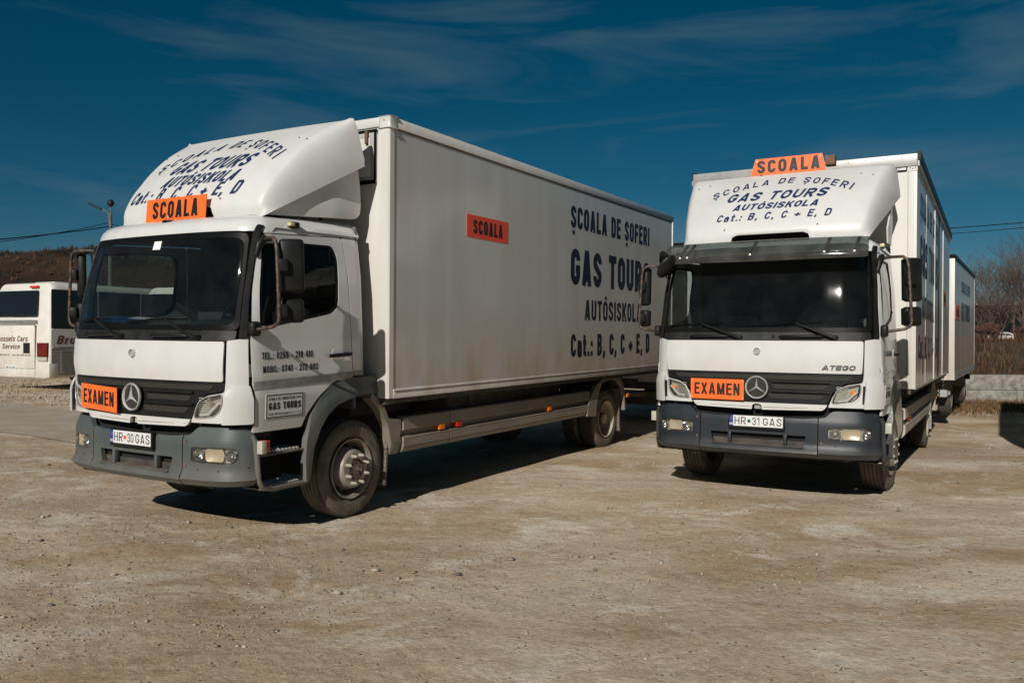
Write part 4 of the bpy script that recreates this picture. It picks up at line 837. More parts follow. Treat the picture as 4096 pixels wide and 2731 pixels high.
def load_box(root, v):
    if v == 1: W2, y0, y1, z0, z1 = 1.25, 1.71, 9.32, 1.04, 3.62
    else: W2, y0, y1, z0, z1 = 1.268, 1.87, 9.54, 1.06, 3.66
    bx('box_core', 'box_front', root, -W2 + .03, W2 - .03, y0 + .03, y1 - .03, z0 + .02, z1 - .02)
    sgn = (1, -1)
    if v == 1:
        for s in sgn:
            x0, x1 = (W2 - .028, W2 - .008) if s > 0 else (-W2 + .008, -W2 + .028)
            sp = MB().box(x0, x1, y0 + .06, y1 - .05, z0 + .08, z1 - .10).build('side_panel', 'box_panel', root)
            X = plane_x(W2 - .008)
            if s > 0:
                lettering('lettering', '\u0218COALA DE \u0218OFERI', lambda a, b, o=0.0: X(5.43 + a, 3.012 + b, o), 'side_print', sp, 2.79, .29, .2, .5, .11, split=True)
                lettering('lettering', 'GAS TOURS', lambda a, b, o=0.0: X(5.44 + a, 2.272 + b, o), 'side_print', sp, 2.80, .475, .225, .56, .11, split=True)
                lettering('lettering', 'AUT\u00d3SISKOLA', lambda a, b, o=0.0: X(5.87 + a, 1.812 + b, o), 'side_print', sp, 2.02, .275, .18, .5, .12, split=True)
                lettering('lettering', 'Cat.: B, C, C + E, D', lambda a, b, o=0.0: X(5.46 + a, 1.328 + b, o), 'side_print', sp, 2.80, .30, .21, .5, .13, split=True)
                st = MB().box(W2 - .008, W2 - .005, 3.0, 3.84, 2.65, 2.89).build('school_sticker', 'red_decal', root)
                lettering('lettering', 'SCOALA', lambda a, b, o=0.0: (W2 - .005 + o, 3.12 + a, 2.695 + b), 'black_print', st, .60, .15, .21, .5, .13, off=.002, split=True)
            bx('joint', 'joint', root, *((x1, x1 + .003) if s > 0 else (x0 - .003, x0)), y0 + .07, y1 - .06, z1 - .112, z1 - .098)
            bx('joint', 'joint', root, *((x1, x1 + .003) if s > 0 else (x0 - .003, x0)), y0 + .066, y0 + .076, z0 + .09, z1 - .11)
            for nm, a, b, c, d in (('top_rail', y0 + .11, y1, z1 - .095, z1), ('bottom_rail', y0 + .07, y1, z0 - .005, z0 + .07), ('rear_post', y1 - .05, y1 + .01, z0 + .07, z1 - .095)):
                xx = (W2 - .02, W2 + .004) if s > 0 else (-W2 - .004, -W2 + .02)
                bx(nm, 'alu_trim', root, xx[0], xx[1], a, b, c, d, bevel=.006)
            xx = (W2 - .02, W2 + .012) if s > 0 else (-W2 - .012, -W2 + .02); bx('bottom_lip', 'alu_trim', root, xx[0], xx[1], y0 + .07, y1, z0 + .066, z0 + .082, bevel=.004)
            for k in range(9): bx('rivet', 'alu_grey', root, *((W2 + .004, W2 + .009) if s > 0 else (-W2 - .009, -W2 - .004)), y1 - .03, y1 - .015, z0 + .3 + k * .26, z0 + .315 + k * .26)
            # front corner post: front face and side face meet at the corner
            co = MB().prism([(s * (W2 - .13), y0 + .0), (s * (W2 - .012), y0), (s * W2, y0 + .012), (s * W2, y0 + .072), (s * (W2 - .03), y0 + .09), (s * (W2 - .14), y0 + .02)], z0 + .0, z1 - .10, 'Z').build('corner_post', 'box_front', root)
            cap = MB().prism([(s * (W2 - .118), y0 - .006), (s * (W2 - .004), y0 - .006), (s * (W2 + .008), y0 + .01), (s * (W2 + .008), y0 + .108), (s * (W2 - .118), y0 + .108)], z1 - .105, z1 + .006, 'Z').build('corner_cap', 'alu_trim', root, bevel=.012, smooth=40)
            MB().lathe([(-.003, 0), (-.002, .007), (.002, .007)], 8, 'Y', c=(s * (W2 - .06), y0 - .006, z1 - .035)).build('screw', 'rust', cap)
        bx('front_wall', 'box_front', root, -W2 + .125, W2 - .125, y0 + .012, y0 + .04, z0, z1 - .09)
        bx('front_rail', 'alu_trim', root, -W2 + .118, W2 - .118, y0 - .004, y0 + .03, z1 - .088, z1, bevel=.006)
        # hatch with black seal, high in the front wall
        h = bx('service_hatch', 'alu_grey', root, -1.06, 1.10, y0 - .006, y0 + .02, 3.02, 3.51, bevel=.004)
        bx('hatch_seal', 'rubber', h, -1.07, 1.095, y0 - .010, y0 - .004, 3.015, 3.05); bx('hatch_seal', 'rubber', h, 1.075, 1.10, y0 - .010, y0 - .004, 3.05, 3.49); bx('hatch_seal', 'rubber', h, -1.07, 1.11, y0 - .012, y0 - .004, 3.49, 3.515)
        bx('hatch_panel', 'box_front', h, -1.0, 1.03, y0 - .012, y0 - .006, 3.085, 3.44)
        bx('latch', 'rust', h, .985, 1.015, y0 - .04, y0 - .012, 3.38, 3.50, bevel=.006)
    else:
        for s in sgn:
            ys = [y0 + .03, 3.38, 4.98, 6.02, 7.20, y1 - .03]
            for k in range(5):
                x0, x1 = (W2 - .028, W2 - (.004 if k == 1 else .008)) if s > 0 else (-W2 + .008, -W2 + .028)
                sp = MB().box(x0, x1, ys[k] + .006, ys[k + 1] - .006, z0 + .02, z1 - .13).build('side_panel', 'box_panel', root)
                if k in (1, 3): bx('seam_cover', 'alu_trim', root, *((x1, x1 + .01) if s > 0 else (x0 - .01, x0)), ys[k + 1] - .025, ys[k + 1] + .015, z0 + .02, z1 - .135)
                if k == 2: bx('door_gap', 'rubber', root, *((W2 - .012, W2 + .002) if s > 0 else (-W2 - .002, -W2 + .012)), ys[3] - .02, ys[3] + .05, z0 + .02, z1 - .13)
                if s > 0 and k == 0: main = sp
            xx = (W2 - .02, W2 + .03) if s > 0 else (-W2 - .03, -W2 + .02)
            bx('top_rail', 'black_plastic', root, xx[0], xx[1], y0 + .03, y1, z1 - .07, z1 + .03)
            bx('top_rail', 'alu_grey', root, xx[0], xx[1] - .012 * s if s > 0 else xx[1], y0 + .03, y1, z1 - .13, z1 - .072)
            bx('bottom_rail', 'alu_trim', root, *((W2 - .02, W2) if s > 0 else (-W2, -W2 + .02)), y0 + .03, y1, z0 - .005, z0 + .018)
            bx('corner_post', 'box_front', root, *((W2 - .095, W2) if s > 0 else (-W2, -W2 + .095)), y0 - .006, y0 + .03, z0, z1 - .14, bevel=.006)
            for k in range(2): bx('post_rib', 'alu_trim', root, *((W2 - .04 - k * .045, W2 - .032 - k * .045) if s > 0 else (-W2 + .032 + k * .045, -W2 + .04 + k * .045)), y0 - .010, y0 - .005, z0 + .01, z1 - .15)
            br = bx('corner_bracket', 'alu_trim', root, *((W2 - .095, W2 + .002) if s > 0 else (-W2 - .002, -W2 + .095)), y0 - .012, y0 - .007, z1 - .19, z1 - .142)
            for a in (.02, .045, .07): MB().lathe([(-.004, 0), (-.003, .006), (.001, .006)], 8, 'Y', c=(s * (W2 - a), y0 - .012, z1 - .166 + (.01 if a != .045 else 0))).build('screw', 'rust', br)
            ml = bx('marker_lamp', 'rubber', root, *((W2 - .215, W2 - .10) if s > 0 else (-W2 + .10, -W2 + .215)), y0 - .03, y0 - .006, z1 - .185, z1 - .145, bevel=.012)
            bx('lamp_lens', 'clear_lens' if s < 0 else 'alu_trim', ml, *((W2 - .205, W2 - .11) if s > 0 else (-W2 + .11, -W2 + .205)), y0 - .036, y0 - .029, z1 - .178, z1 - .152, bevel=.004)
            for yy in (2.80, 7.9): bx('data_label', 'joint', root, *((W2 - .008, W2 - .005) if s > 0 else (-W2 + .005, -W2 + .008)), yy, yy + .22, 1.20, 1.38)
        X = plane_x(W2 - .0038)
        lettering('lettering', '\u0218COALA DE \u0218OFERI', lambda a, b, o=0.0: X(2.42 + a, 3.05 + b, o), 'side_print', main, 3.36, .28, .145, .5, .17)
        lettering('lettering', 'GAS TOURS', lambda a, b, o=0.0: X(2.46 + a, 2.38 + b, o), 'side_print', main, 3.30, .47, .18, .56, .17)
        lettering('lettering', 'AUT\u00d3SISKOLA', lambda a, b, o=0.0: X(2.80 + a, 1.88 + b, o), 'side_print', main, 2.3, .27, .145, .5, .17)
        lettering('lettering', 'Cat.: B, C, C + E, D', lambda a, b, o=0.0: X(2.28 + a, 1.39 + b, o), 'side_print', main, 3.55, .28, .15, .5, .17)
        st = MB().box(W2 - .008, W2 - .002, 7.30, 8.15, 2.24, 2.48).build('school_sticker', 'red_decal', root)
        lettering('lettering', '\u0218COALA', lambda a, b, o=0.0: (W2 - .002 + o, 7.42 + a, 2.29 + b), 'black_print', st, .60, .14, .21, .5, .13, off=.002)
        bx('front_wall', 'box_front', root, -W2 + .096, W2 - .096, y0, y0 + .03, z0, z1 - .14)
        fr = bx('front_rail', 'alu_grey', root, -W2, W2, y0 - .02, y0 + .028, z1 - .138, z1, bevel=.004)
        for k in range(14):
            x = -1.2 + k * .185
            for dz in (-.035, -.11): MB().lathe([(-.004, 0), (-.003, .005), (.001, .005)], 6, 'Y', c=(x + (0 if dz < -.05 else .09), y0 - .02, z1 + dz)).build('rivet', 'rust', fr)
    bx('box_roof', 'alu_trim', root, -W2 + .01, W2 - .01, y0 + .03, y1, z1 - .015, z1 - .004)
    bx('box_floor', 'chassis', root, -W2 + .05, W2 - .05, y0 + .02, y1 - .02, z0 - .06, z0)
    # skirt: upper lip, shadow groove, lower board, in lengths
    def sk(a, b, s):
        return 1.15 - .055 * max(0, min(1, (.70 - b) / .01)) * max(0, min(1, (b - .635) / .01)) - .02 * max(0, (b - .80) / .04) - .05 * max(0, (.545 - b) / .06)
    prof = [(.835, -.03), (.83, -.005), (.815, 0), (.715, .004), (.705, -.008), (.70, -.055), (.655, -.055), (.64, -.01), (.635, .006), (.625, .002), (.548, .002), (.544, -.006), (.540, .0), (.50, -.03), (.49, -.05)]
    for s in sgn:
        for (a, b) in ((2.07, 2.835), (2.85, 5.80), (5.81, 6.24)):
            mb = MB(); vs = []
            for y in (a, b):
                vs += [(s * (1.15 + dx), y, z) for z, dx in prof]
                vs += [(s * (1.06 if v else 1.06), y, z) for z, dx in reversed(prof)]
            n = len(prof) * 2; mb.add(vs, [tuple(range(n)), tuple(range(2 * n - 1, n - 1, -1))] + [(k, (k + 1) % n, n + (k + 1) % n, n + k) for k in range(n)])
            so = mb.build('skirt_panel', 'skirt' if v == 1 else 'skirt_clean', root)
        for (yy, c) in ((2.70, 'amber'), (3.01, 'red_lens'), (5.06, 'amber')):
            if v == 2 and yy > 2.8: continue
            lamp_box('side_marker', c, root, (s * 1.12, yy, .683), .075, .11, .055)
        for yy in (3.37, 4.63): bx('skirt_hanger', 'chassis', root, *((1.0, 1.04) if s > 0 else (-1.04, -1.0)), yy, yy + .06, .70, 1.02)
        # rear fender arch and flap
        oy, oz, r1, r0 = 6.83, .40, .62, .575; P = []
        arcP = [(6.165, .485), (6.20, .62), (6.30, .76), (6.45, .89), (6.62, .965), (6.85, 1.0), (7.10, .995), (7.30, .96), (7.43, .87), (7.50, .70), (7.52, .47)]
        inn = [(7.49, .47), (7.465, .68), (7.39, .84), (7.27, .92), (7.08, .955), (6.85, .96), (6.66, .925), (6.58, .84), (6.52, .72), (6.47, .58), (6.46, .46)]
        fe = MB().prism(arcP + [(p[0], p[1]) for p in inn], s * 1.10, s * 1.155).build('rear_fender', 'skirt' if v == 1 else 'skirt_clean', root)
        MB().prism(arcP + [(p[0], p[1] - .0) for p in [(7.50, .47), (7.48, .69), (7.41, .86), (7.285, .945), (7.09, .98), (6.85, .985), (6.64, .95), (6.47, .87), (6.33, .75), (6.24, .62), (6.21, .485)]], s * .62, s * 1.10).build('fender_shell', 'chassis', root)
        fl = MB()
        for k in range(14): fl.box(*((.66, 1.10) if s > 0 else (-1.10, -.66)), 7.37 + .004 * k, 7.40 + .004 * k, .80 - .046 * (k + 1), .80 - .046 * k)
        fl.build('mud_flap', 'flap' if v == 1 else 'stripe_grey', root, recalc=False)
    if True:
        lamp_box('side_marker', 'amber', root, (1.14, 7.60, .69), .05, .09, .06)
        bx('under_run_bar', 'chassis', root, -1.1, 1.1, y1 - .25, y1 - .15, .42, .54); bx('tank', 'chassis', root, -1.0, -.5, 2.9, 4.2, .5, .95); bx('tank', 'chassis', root, .55, 1.02, 3.0, 5.6, .52, .98, bevel=.03)
        bx('underbody', 'black_matt', root, -.4, .4, 2.0, 6.6, .58, .80)
        if v == 2: MB().lathe([(1.0, .06), (1.14, .06), (1.14, .05), (1.0, .05)], 16, 'X', c=(0, 8.3, .46), closed=True).build('exhaust_pipe', 'skirt', root)

def truck(v):
    if v == 1:
        R3 = [[.86166, .50746, .00569], [-.5074, .86166, -.00918], [-.00956, .00503, .99994]]; T = (-3.08331, 6.77907, -.00315)
        lab = 'white box truck on the left with grey bumper, SCOALA board above its windscreen'; rz = (.425, .372)
    else:
        R3 = [[.86435, .50281, .00898], [-.50288, .86431, .00869], [-.00339, -.01203, .99992]]; T = (2.40202, 8.17237, -.00331)
        lab = 'white box truck on the right with slate bumper and smoked visor above its windscreen'; rz = (.425, .315)
    M = Matrix([R3[0] + [T[0]], R3[1] + [T[1]], R3[2] + [T[2]], [0, 0, 0, 1]])
    root = thing('box_truck', lab, 'truck', M, 'driving school box trucks facing the camera')
    cab(root, v); deflector(root, v); load_box(root, v)
    st = 0 if v == 1 else D2R(-4.5)
    for s in (1, -1):
        wheel(root, s, 1.075, 1.42, rz[0], steer=st, text=(s > 0 and v == 1), caps_=(v == 1))
        wheel(root, s, 1.06, 7.02, rz[1], rear=True, text=False)
    if v == 1:   # door writing and name board
        D = lambda u0, z0, sl=0.0: (lambda a, b, o=0.0: WR(u0 + a, z0 + b + sl * a, o + .0015))
        lettering('lettering', 'TEL.: 0266 - 218 410', D(UY(.32), 1.432, .015), 'side_print', root, .56, .055, .2, .5, .14)
        lettering('lettering', 'MOBIL: 0741 - 272 982', D(UY(.33), 1.325, .015), 'side_print', root, .61, .055, .2, .5, .14)
        Pb = lambda a, b, o=0.0: WR(UY(.352) + a, .965 + b, o + .016)
        nb = panel('name_board', [(0, 0), (.405, 0), (.405, .192), (0, .192)], Pb, 'plate_white', root, thick=.003, res=.08)
        fr = MB()
        for (a0, a1, b0, b1) in ((.004, .401, .004, .012), (.004, .401, .180, .188), (.004, .011, .012, .180), (.394, .401, .012, .180)):
            panel('', [(a0, b0), (a1, b0), (a1, b1), (a0, b1)], Pb, None, None, thick=.001, res=.1, off=.0015, mb=fr)
        fr.build('board_frame', 'side_print', nb)
        lettering('lettering', '\u0218COALA DE CONDUC\u0102TORI AUTO', lambda a, b, o=0.0: Pb(.03 + a, .143 + b, o), 'side_print', nb, .35, .022, .17, .5, .14, off=.0015)
        lettering('lettering', 'GAS TOURS', lambda a, b, o=0.0: Pb(.03 + a, .068 + b, o), 'side_print', nb, .35, .058, .24, .55, .12, off=.0015)
        lettering('lettering', 'AS Nr. 000 334 Categorii: B, C, C + E, D', lambda a, b, o=0.0: Pb(.03 + a, .025 + b, o), 'side_print', nb, .35, .019, .18, .5, .14, off=.0015)
    else:
        lettering('lettering', 'ATEGO', lambda a, b, o=0.0: WR(.60 + a, 1.30 + b, o + .022), 'dark_chrome', root, .29, .042, .2, .95, .12, italic=.3)
        D = lambda u0, z0: (lambda a, b, o=0.0: WR(u0 + a, z0 + b, o + .002))
        lettering('lettering', '1218', D(UY(.28), 1.20), 'dark_chrome', root, .20, .06, .22, .55, .2)
        lettering('lettering', 'TEL.: 0266 - 218 410', D(UY(.35), 1.43), 'side_print', root, .56, .055, .2, .5, .14)
        Pb = lambda a, b, o=0.0: WR(UY(.33) + a, .965 + b, o + .016)
        nb = panel('name_board', [(0, 0), (.405, 0), (.405, .192), (0, .192)], Pb, 'plate_white', root, thick=.003, res=.08)
        lettering('lettering', '\u0218COALA DE CONDUC\u0102TORI AUTO', lambda a, b, o=0.0: Pb(.03 + a, .143 + b, o), 'side_print', nb, .35, .022, .17, .5, .14, off=.0015)
        lettering('lettering', 'GAS TOURS', lambda a, b, o=0.0: Pb(.03 + a, .068 + b, o), 'side_print', nb, .35, .058, .24, .55, .12, off=.0015)
    return root

# ------------------------------------------------------------------ ground and far setting
def S01(x, a, b):
    t = np.clip((np.asarray(x, float) - a) / (b - a), 0, 1); return t * t * (3 - 2 * t)
def ground_z(x, y):
    x = np.asarray(x, float); y = np.asarray(y, float)
    z = -.25 * S01(x, 1.5, 8.5) * S01(y, 9, 15) - .02
    z = z + .012 * np.sin(x * .9 + 1.3) * np.sin(y * .7 + .4) + .008 * np.sin(x * 2.3 + y * 1.1) * np.sin(y * 1.9 - x)
    bank = S01(x, 4, 10) * S01(y, 24.2, 24.7)
    z = z + bank * (.70 + .95 * S01(y, 24.7, 33))
    return z
def hash2(x, y): return np.modf(np.sin(x * 127.1 + y * 311.7) * 43758.5453)[0] % 1.0
def vnoise(x, y):
    xi = np.floor(x); yi = np.floor(y); fx = x - xi; fy = y - yi; fx = fx * fx * (3 - 2 * fx); fy = fy * fy * (3 - 2 * fy)
    return (hash2(xi, yi) * (1 - fx) + hash2(xi + 1, yi) * fx) * (1 - fy) + (hash2(xi, yi + 1) * (1 - fx) + hash2(xi + 1, yi + 1) * fx) * fy
def fbm(x, y, o=4):
    s = 0; a = .5
    for k in range(o): s = s + a * vnoise(x * 2 ** k + 17 * k, y * 2 ** k - 9 * k); a *= .5
    return s
def grid_mesh(name, X, Y, Z, m, kind='structure', smooth=True):
    ny, nx = X.shape; V = np.stack([X.ravel(), Y.ravel(), Z.ravel()], 1)
    i = np.arange(ny - 1)[:, None] * nx + np.arange(nx - 1)[None]; F = np.stack([i, i + 1, i + nx + 1, i + nx], -1).reshape(-1, 4)
    return np_mesh(name, V, F, m, kind, smooth)
def np_mesh(name, V, F, m, kind=None, smooth=False, cols=None):
    me = bpy.data.meshes.new(name); k = F.shape[1]
    me.vertices.add(len(V)); me.vertices.foreach_set('co', np.asarray(V, np.float32).ravel())
    me.loops.add(F.size); me.loops.foreach_set('vertex_index', F.astype(np.int32).ravel())
    me.polygons.add(len(F)); me.polygons.foreach_set('loop_start', np.arange(0, F.size, k, dtype=np.int32)); me.polygons.foreach_set('loop_total', np.full(len(F), k, np.int32))
    if smooth: me.polygons.foreach_set('use_smooth', np.ones(len(F), bool))
    me.update(calc_edges=True)
    if cols is not None:
        at = me.color_attributes.new('tone', 'FLOAT_COLOR', 'POINT'); at.data.foreach_set('color', np.asarray(cols, np.float32).ravel())
    return link(name, me, m, None, kind)
def ground_material():
    m = bpy.data.materials.new('dirt_ground'); m.use_nodes = True; t = m.node_tree; b = t.nodes['Principled BSDF']; L = t.links.new
    co = N(t, 'ShaderNodeTexCoord')
    def noise(sc, det=6, ro=.55, dist=0, stretch=None):
        n = N(t, 'ShaderNodeTexNoise'); n.inputs['Scale'].default_value = sc; n.inputs['Detail'].default_value = det; n.inputs['Roughness'].default_value = ro; n.inputs['Distortion'].default_value = dist
        if stretch:
            mp_ = N(t, 'ShaderNodeMapping'); mp_.inputs['Scale'].default_value = stretch; mp_.inputs['Rotation'].default_value = (0, 0, .5); L(co.outputs['Object'], mp_.inputs[0]); L(mp_.outputs[0], n.inputs['Vector'])
        else: L(co.outputs['Object'], n.inputs['Vector'])
        return n.outputs[0]
    def ramp(src, p0, c0, p1, c1):
        r = N(t, 'ShaderNodeValToRGB'); r.color_ramp.elements[0].position = p0; r.color_ramp.elements[1].position = p1
        r.color_ramp.elements[0].color = (*c0, 1); r.color_ramp.elements[1].color = (*c1, 1); L(src, r.inputs[0]); return r.outputs[0]
    def mixc(f, a, b_):
        x = N(t, 'ShaderNodeMix', data_type='RGBA')
        for s_, k in ((f, 0), (a, 6), (b_, 7)):
            if isinstance(s_, (float, int)): x.inputs[k].default_value = s_
            elif isinstance(s_, tuple): x.inputs[k].default_value = (*s_, 1)
            else: L(s_, x.inputs[k])
        return x.outputs[2]
    w = (1, 1, 1); k0 = (0, 0, 0)
    base = ramp(noise(.42, 8, .66, .5, (1, 1.7, 1)), .40, (.41, .30, .19), .60, (.57, .48, .36))
    pale = ramp(noise(1.15, 9, .7, .6), .52, k0, .64, w)
    c = mixc(pale, base, (.65, .59, .49))
    brown = ramp(noise(2.3, 8, .65, .3, (1, 1.5, 1)), .56, k0, .72, (.55, .55, .55))
    c = mixc(brown, c, (.33, .22, .135))
    fine = ramp(noise(30, 6, .75), .36, (.80, .79, .77), .64, (1.16, 1.16, 1.16))
    mm = N(t, 'ShaderNodeMix', data_type='RGBA', blend_type='MULTIPLY'); mm.inputs[0].default_value = 1; L(c, mm.inputs[6]); L(fine, mm.inputs[7]); c = mm.outputs[2]
    big = ramp(noise(.16, 4, .5, .3, (1, 2.2, 1)), .35, (.86, .84, .81), .62, (1.08, 1.08, 1.08))
    mb_ = N(t, 'ShaderNodeMix', data_type='RGBA', blend_type='MULTIPLY'); mb_.inputs[0].default_value = 1; L(c, mb_.inputs[6]); L(big, mb_.inputs[7]); c = mb_.outputs[2]
    # embedded pebbles: small cells, some dark, some pale
    vo = N(t, 'ShaderNodeTexVoronoi'); vo.inputs['Scale'].default_value = 26; L(co.outputs['Object'], vo.inputs['Vector'])
    d = ramp(vo.outputs['Distance'], .16, w, .24, k0)
    sp = N(t, 'ShaderNodeSeparateColor'); L(vo.outputs['Color'], sp.inputs[0])
    sel = N(t, 'ShaderNodeMath', operation='GREATER_THAN'); sel.inputs[1].default_value = .80; L(sp.outputs[0], sel.inputs[0])
    mu = N(t, 'ShaderNodeMath', operation='MULTIPLY'); L(sel.outputs[0], mu.inputs[0]); L(d, mu.inputs[1])
    pc = ramp(sp.outputs[1], .45, (.10, .088, .075), .75, (.52, .48, .42))
    c = mixc(mu.outputs[0], c, pc)
    L(c, b.inputs['Base Color']); b.inputs['Roughness'].default_value = .95; b.inputs['Specular IOR Level'].default_value = .15
    # relief
    h1 = noise(7, 8, .68); h2 = noise(60, 6, .7); h3 = noise(1.6, 5, .5)
    def ma(op, a, b_):
        x = N(t, 'ShaderNodeMath', operation=op)
        for s_, k in ((a, 0), (b_, 1)):
            if isinstance(s_, (float, int)): x.inputs[k].default_value = s_
            else: L(s_, x.inputs[k])
        return x.outputs[0]
    h = ma('ADD', ma('MULTIPLY', h1, .022), ma('ADD', ma('MULTIPLY', h2, .0035), ma('ADD', ma('MULTIPLY', h3, .04), ma('MULTIPLY', mu.outputs[0], .006))))
    bp = N(t, 'ShaderNodeBump'); bp.inputs['Strength'].default_value = 1.0; bp.inputs['Distance'].default_value = 1.0; L(h, bp.inputs['Height']); L(bp.outputs[0], b.inputs['Normal'])
    MATS['dirt_ground'] = m
ground_material()
def tone_material(name, rough=.9):
    m = bpy.data.materials.new(name); m.use_nodes = True; t = m.node_tree; b = t.nodes['Principled BSDF']
    a = N(t, 'ShaderNodeAttribute', attribute_name='tone'); t.links.new(a.outputs['Color'], b.inputs['Base Color']); b.inputs['Roughness'].default_value = rough; b.inputs['Specular IOR Level'].default_value = .2
    MATS[name] = m
tone_material('stone_tones', .85); tone_material('weed_tones'); tone_material('wood_tones')
def axis(lims, steps):
    out = []
    for (a, b), st in zip(lims, steps): out += list(np.arange(a, b, st))
    return np.array(out + [lims[-1][1]])
gx = axis([(-900, -60), (-60, -16), (-16, 22), (22, 70), (70, 900)], [60, 4, .25, 3, 60])
gy = axis([(-300, -10), (-10, 1), (1, 28), (28, 60), (60, 1400)], [40, 1, .25, 1.5, 60])
GX, GY = np.meshgrid(gx, gy); GZ = ground_z(GX, GY)
grid_mesh('ground', GX, GY, GZ, 'dirt_ground')
mat('concrete', (.34, .285, .215), .85, col2=(.44, .375, .29), nscale=1.6, ndet=8, bump=.15, bscale=25)
mat('concrete_wall', (.22, .21, .178), .9, col2=(.08, .062, .04), nscale=4.5, ndet=9, mix=(.44, .66), stretch=(1, 1, .10), bump=.5, bscale=7)
mat('rubble', (.30, .285, .25), .95, col2=(.13, .12, .10), nscale=6, ndet=9, bump=1.0, bscale=9)
# pale concrete lane crossing behind the left truck
def strip(name, P, m, dz, n=60):
    (ax, ay), (bx_, by_), (cx, cy), (dx, dy) = P; V = []; F = []
    k = 8
    for i in range(n + 1):
        for j in range(k + 1):
            u = i / n; v = j / k; x = (ax * (1 - u) + bx_ * u) * (1 - v) + (dx * (1 - u) + cx * u) * v; y = (ay * (1 - u) + by_ * u) * (1 - v) + (dy * (1 - u) + cy * u) * v
            if j in (0, k): e = .10 * math.sin(i * 1.7 + j) + .07 * math.sin(i * 4.1); x += .56 * e; y += .83 * e
            V.append((x, y, float(ground_z(x, y)) + dz))
    for i in range(n):
        for j in range(k): a = i * (k + 1) + j; F.append((a, a + 1, a + k + 2, a + k + 1))
    return MB().add(V, F).build(name, m, kind='structure', recalc=False)
strip('road', [(-45.0, 38.4), (-3.0, 10.2), (-3.5, 14.0), (-45.0, 42.8)], 'concrete', .012)

# the raised bank's dark soil
bxs = np.arange(4.5, 75, .8); bys = np.concatenate([np.arange(24.45, 34, .5), np.arange(34, 160, 6)])
BX, BY = np.meshgrid(bxs, bys); mat('bank_soil', (.045, .030, .018), .95, col2=(.095, .06, .033), nscale=.9, ndet=8, bump=.6, bscale=6)
grid_mesh('bank', BX, BY, ground_z(BX, BY) + .03, 'bank_soil')
# loose stones: the lot's gravel
def stones(name, pts, sizes, seed=3, cols=None):
    r = np.random.default_rng(seed); n = len(pts)
    base = np.array([(0, 0, 1), (.9, 0, .2), (.28, .85, .2), (-.72, .53, .2), (-.72, -.53, .2), (.28, -.85, .2), (0, 0, -.6)])
    F0 = np.array([(0, 1, 2), (0, 2, 3), (0, 3, 4), (0, 4, 5), (0, 5, 1), (6, 2, 1), (6, 3, 2), (6, 4, 3), (6, 5, 4), (6, 1, 5)])
    sc = np.stack([r.uniform(.6, 1.4, n), r.uniform(.5, 1.1, n), r.uniform(.3, .75, n)], 1) * sizes[:, None]
    V = base[None] * (1 + r.uniform(-.28, .28, (n, 7, 1))); V = V * sc[:, None]
    a = r.uniform(0, 2 * PI, n); ca, sa = np.cos(a)[:, None], np.sin(a)[:, None]
    X = V[:, :, 0] * ca - V[:, :, 1] * sa; Y = V[:, :, 0] * sa + V[:, :, 1] * ca
    V = np.stack([X + pts[:, 0:1], Y + pts[:, 1:2], V[:, :, 2] + pts[:, 2:3]], -1).reshape(-1, 3)
    F = (F0[None] + (np.arange(n) * 7)[:, None, None]).reshape(-1, 3)
    g = r.random(n); c = np.where(g[:, None] < .45, np.array([[.34, .29, .235]]), np.where(g[:, None] < .72, np.array([[.15, .14, .13]]), np.where(g[:, None] < .9, np.array([[.25, .17, .11]]), np.array([[.42, .39, .34]]))))
    c = c * r.uniform(.75, 1.25, (n, 1)); c = np.repeat(np.c_[c, np.ones(n)], 7, 0)
    return np_mesh(name, V, F, 'stone_tones', 'stuff', False, c)
n = 46000
yy = 3.2 + 20 * rng.random(n) ** 1.9; xx = (rng.random(n) * 2 - 1) * (yy * .72 + .6)
den = fbm(xx * .7, yy * 1.0, 4); keep = rng.random(n) < np.clip((den - .40) * 6, .06, 1); xx, yy = xx[keep], yy[keep]
sz = .0032 + .0105 * rng.random(len(xx)) ** 3.5 + .024 * (rng.random(len(xx)) > .985) * rng.random(len(xx)) + .0006 * yy * .25
stones('gravel', np.stack([xx, yy, ground_z(xx, yy) + sz * .22], 1), sz)
n = 5000
yy = rng.uniform(19, 27, n); xx = -4 - rng.random(n) * 16; sz = .012 + .03 * rng.random(n) ** 2
stones('gravel', np.stack([xx, yy, ground_z(xx, yy) + sz * .2], 1), sz, 5)

# low concrete retaining wall on the right with its stained blocks
wall = thing('retaining_wall', 'low weathered concrete wall at the foot of the weedy bank on the right', 'wall', Matrix.Translation((0, 24.15, 0)))
xw = 11.2; k = 0
while xw < 34:
    w_ = 1.9 + .25 * ((k * 7) % 3)
    zb = float(ground_z(min(xw, 22), 24)) - .12
    bx('wall_block', 'concrete_wall' if xw > 13.6 else 'rubble', wall, xw, xw + w_ - .02, 0, .35, .08, .50 + .01 * ((k * 5) % 3), bevel=.015)
    bx('wall_block', 'concrete_wall' if xw > 13.6 else 'rubble', wall, xw - .6, xw + w_ - .62, -.07, .34, -.55, .075, bevel=.015)
    xw += w_; k += 1

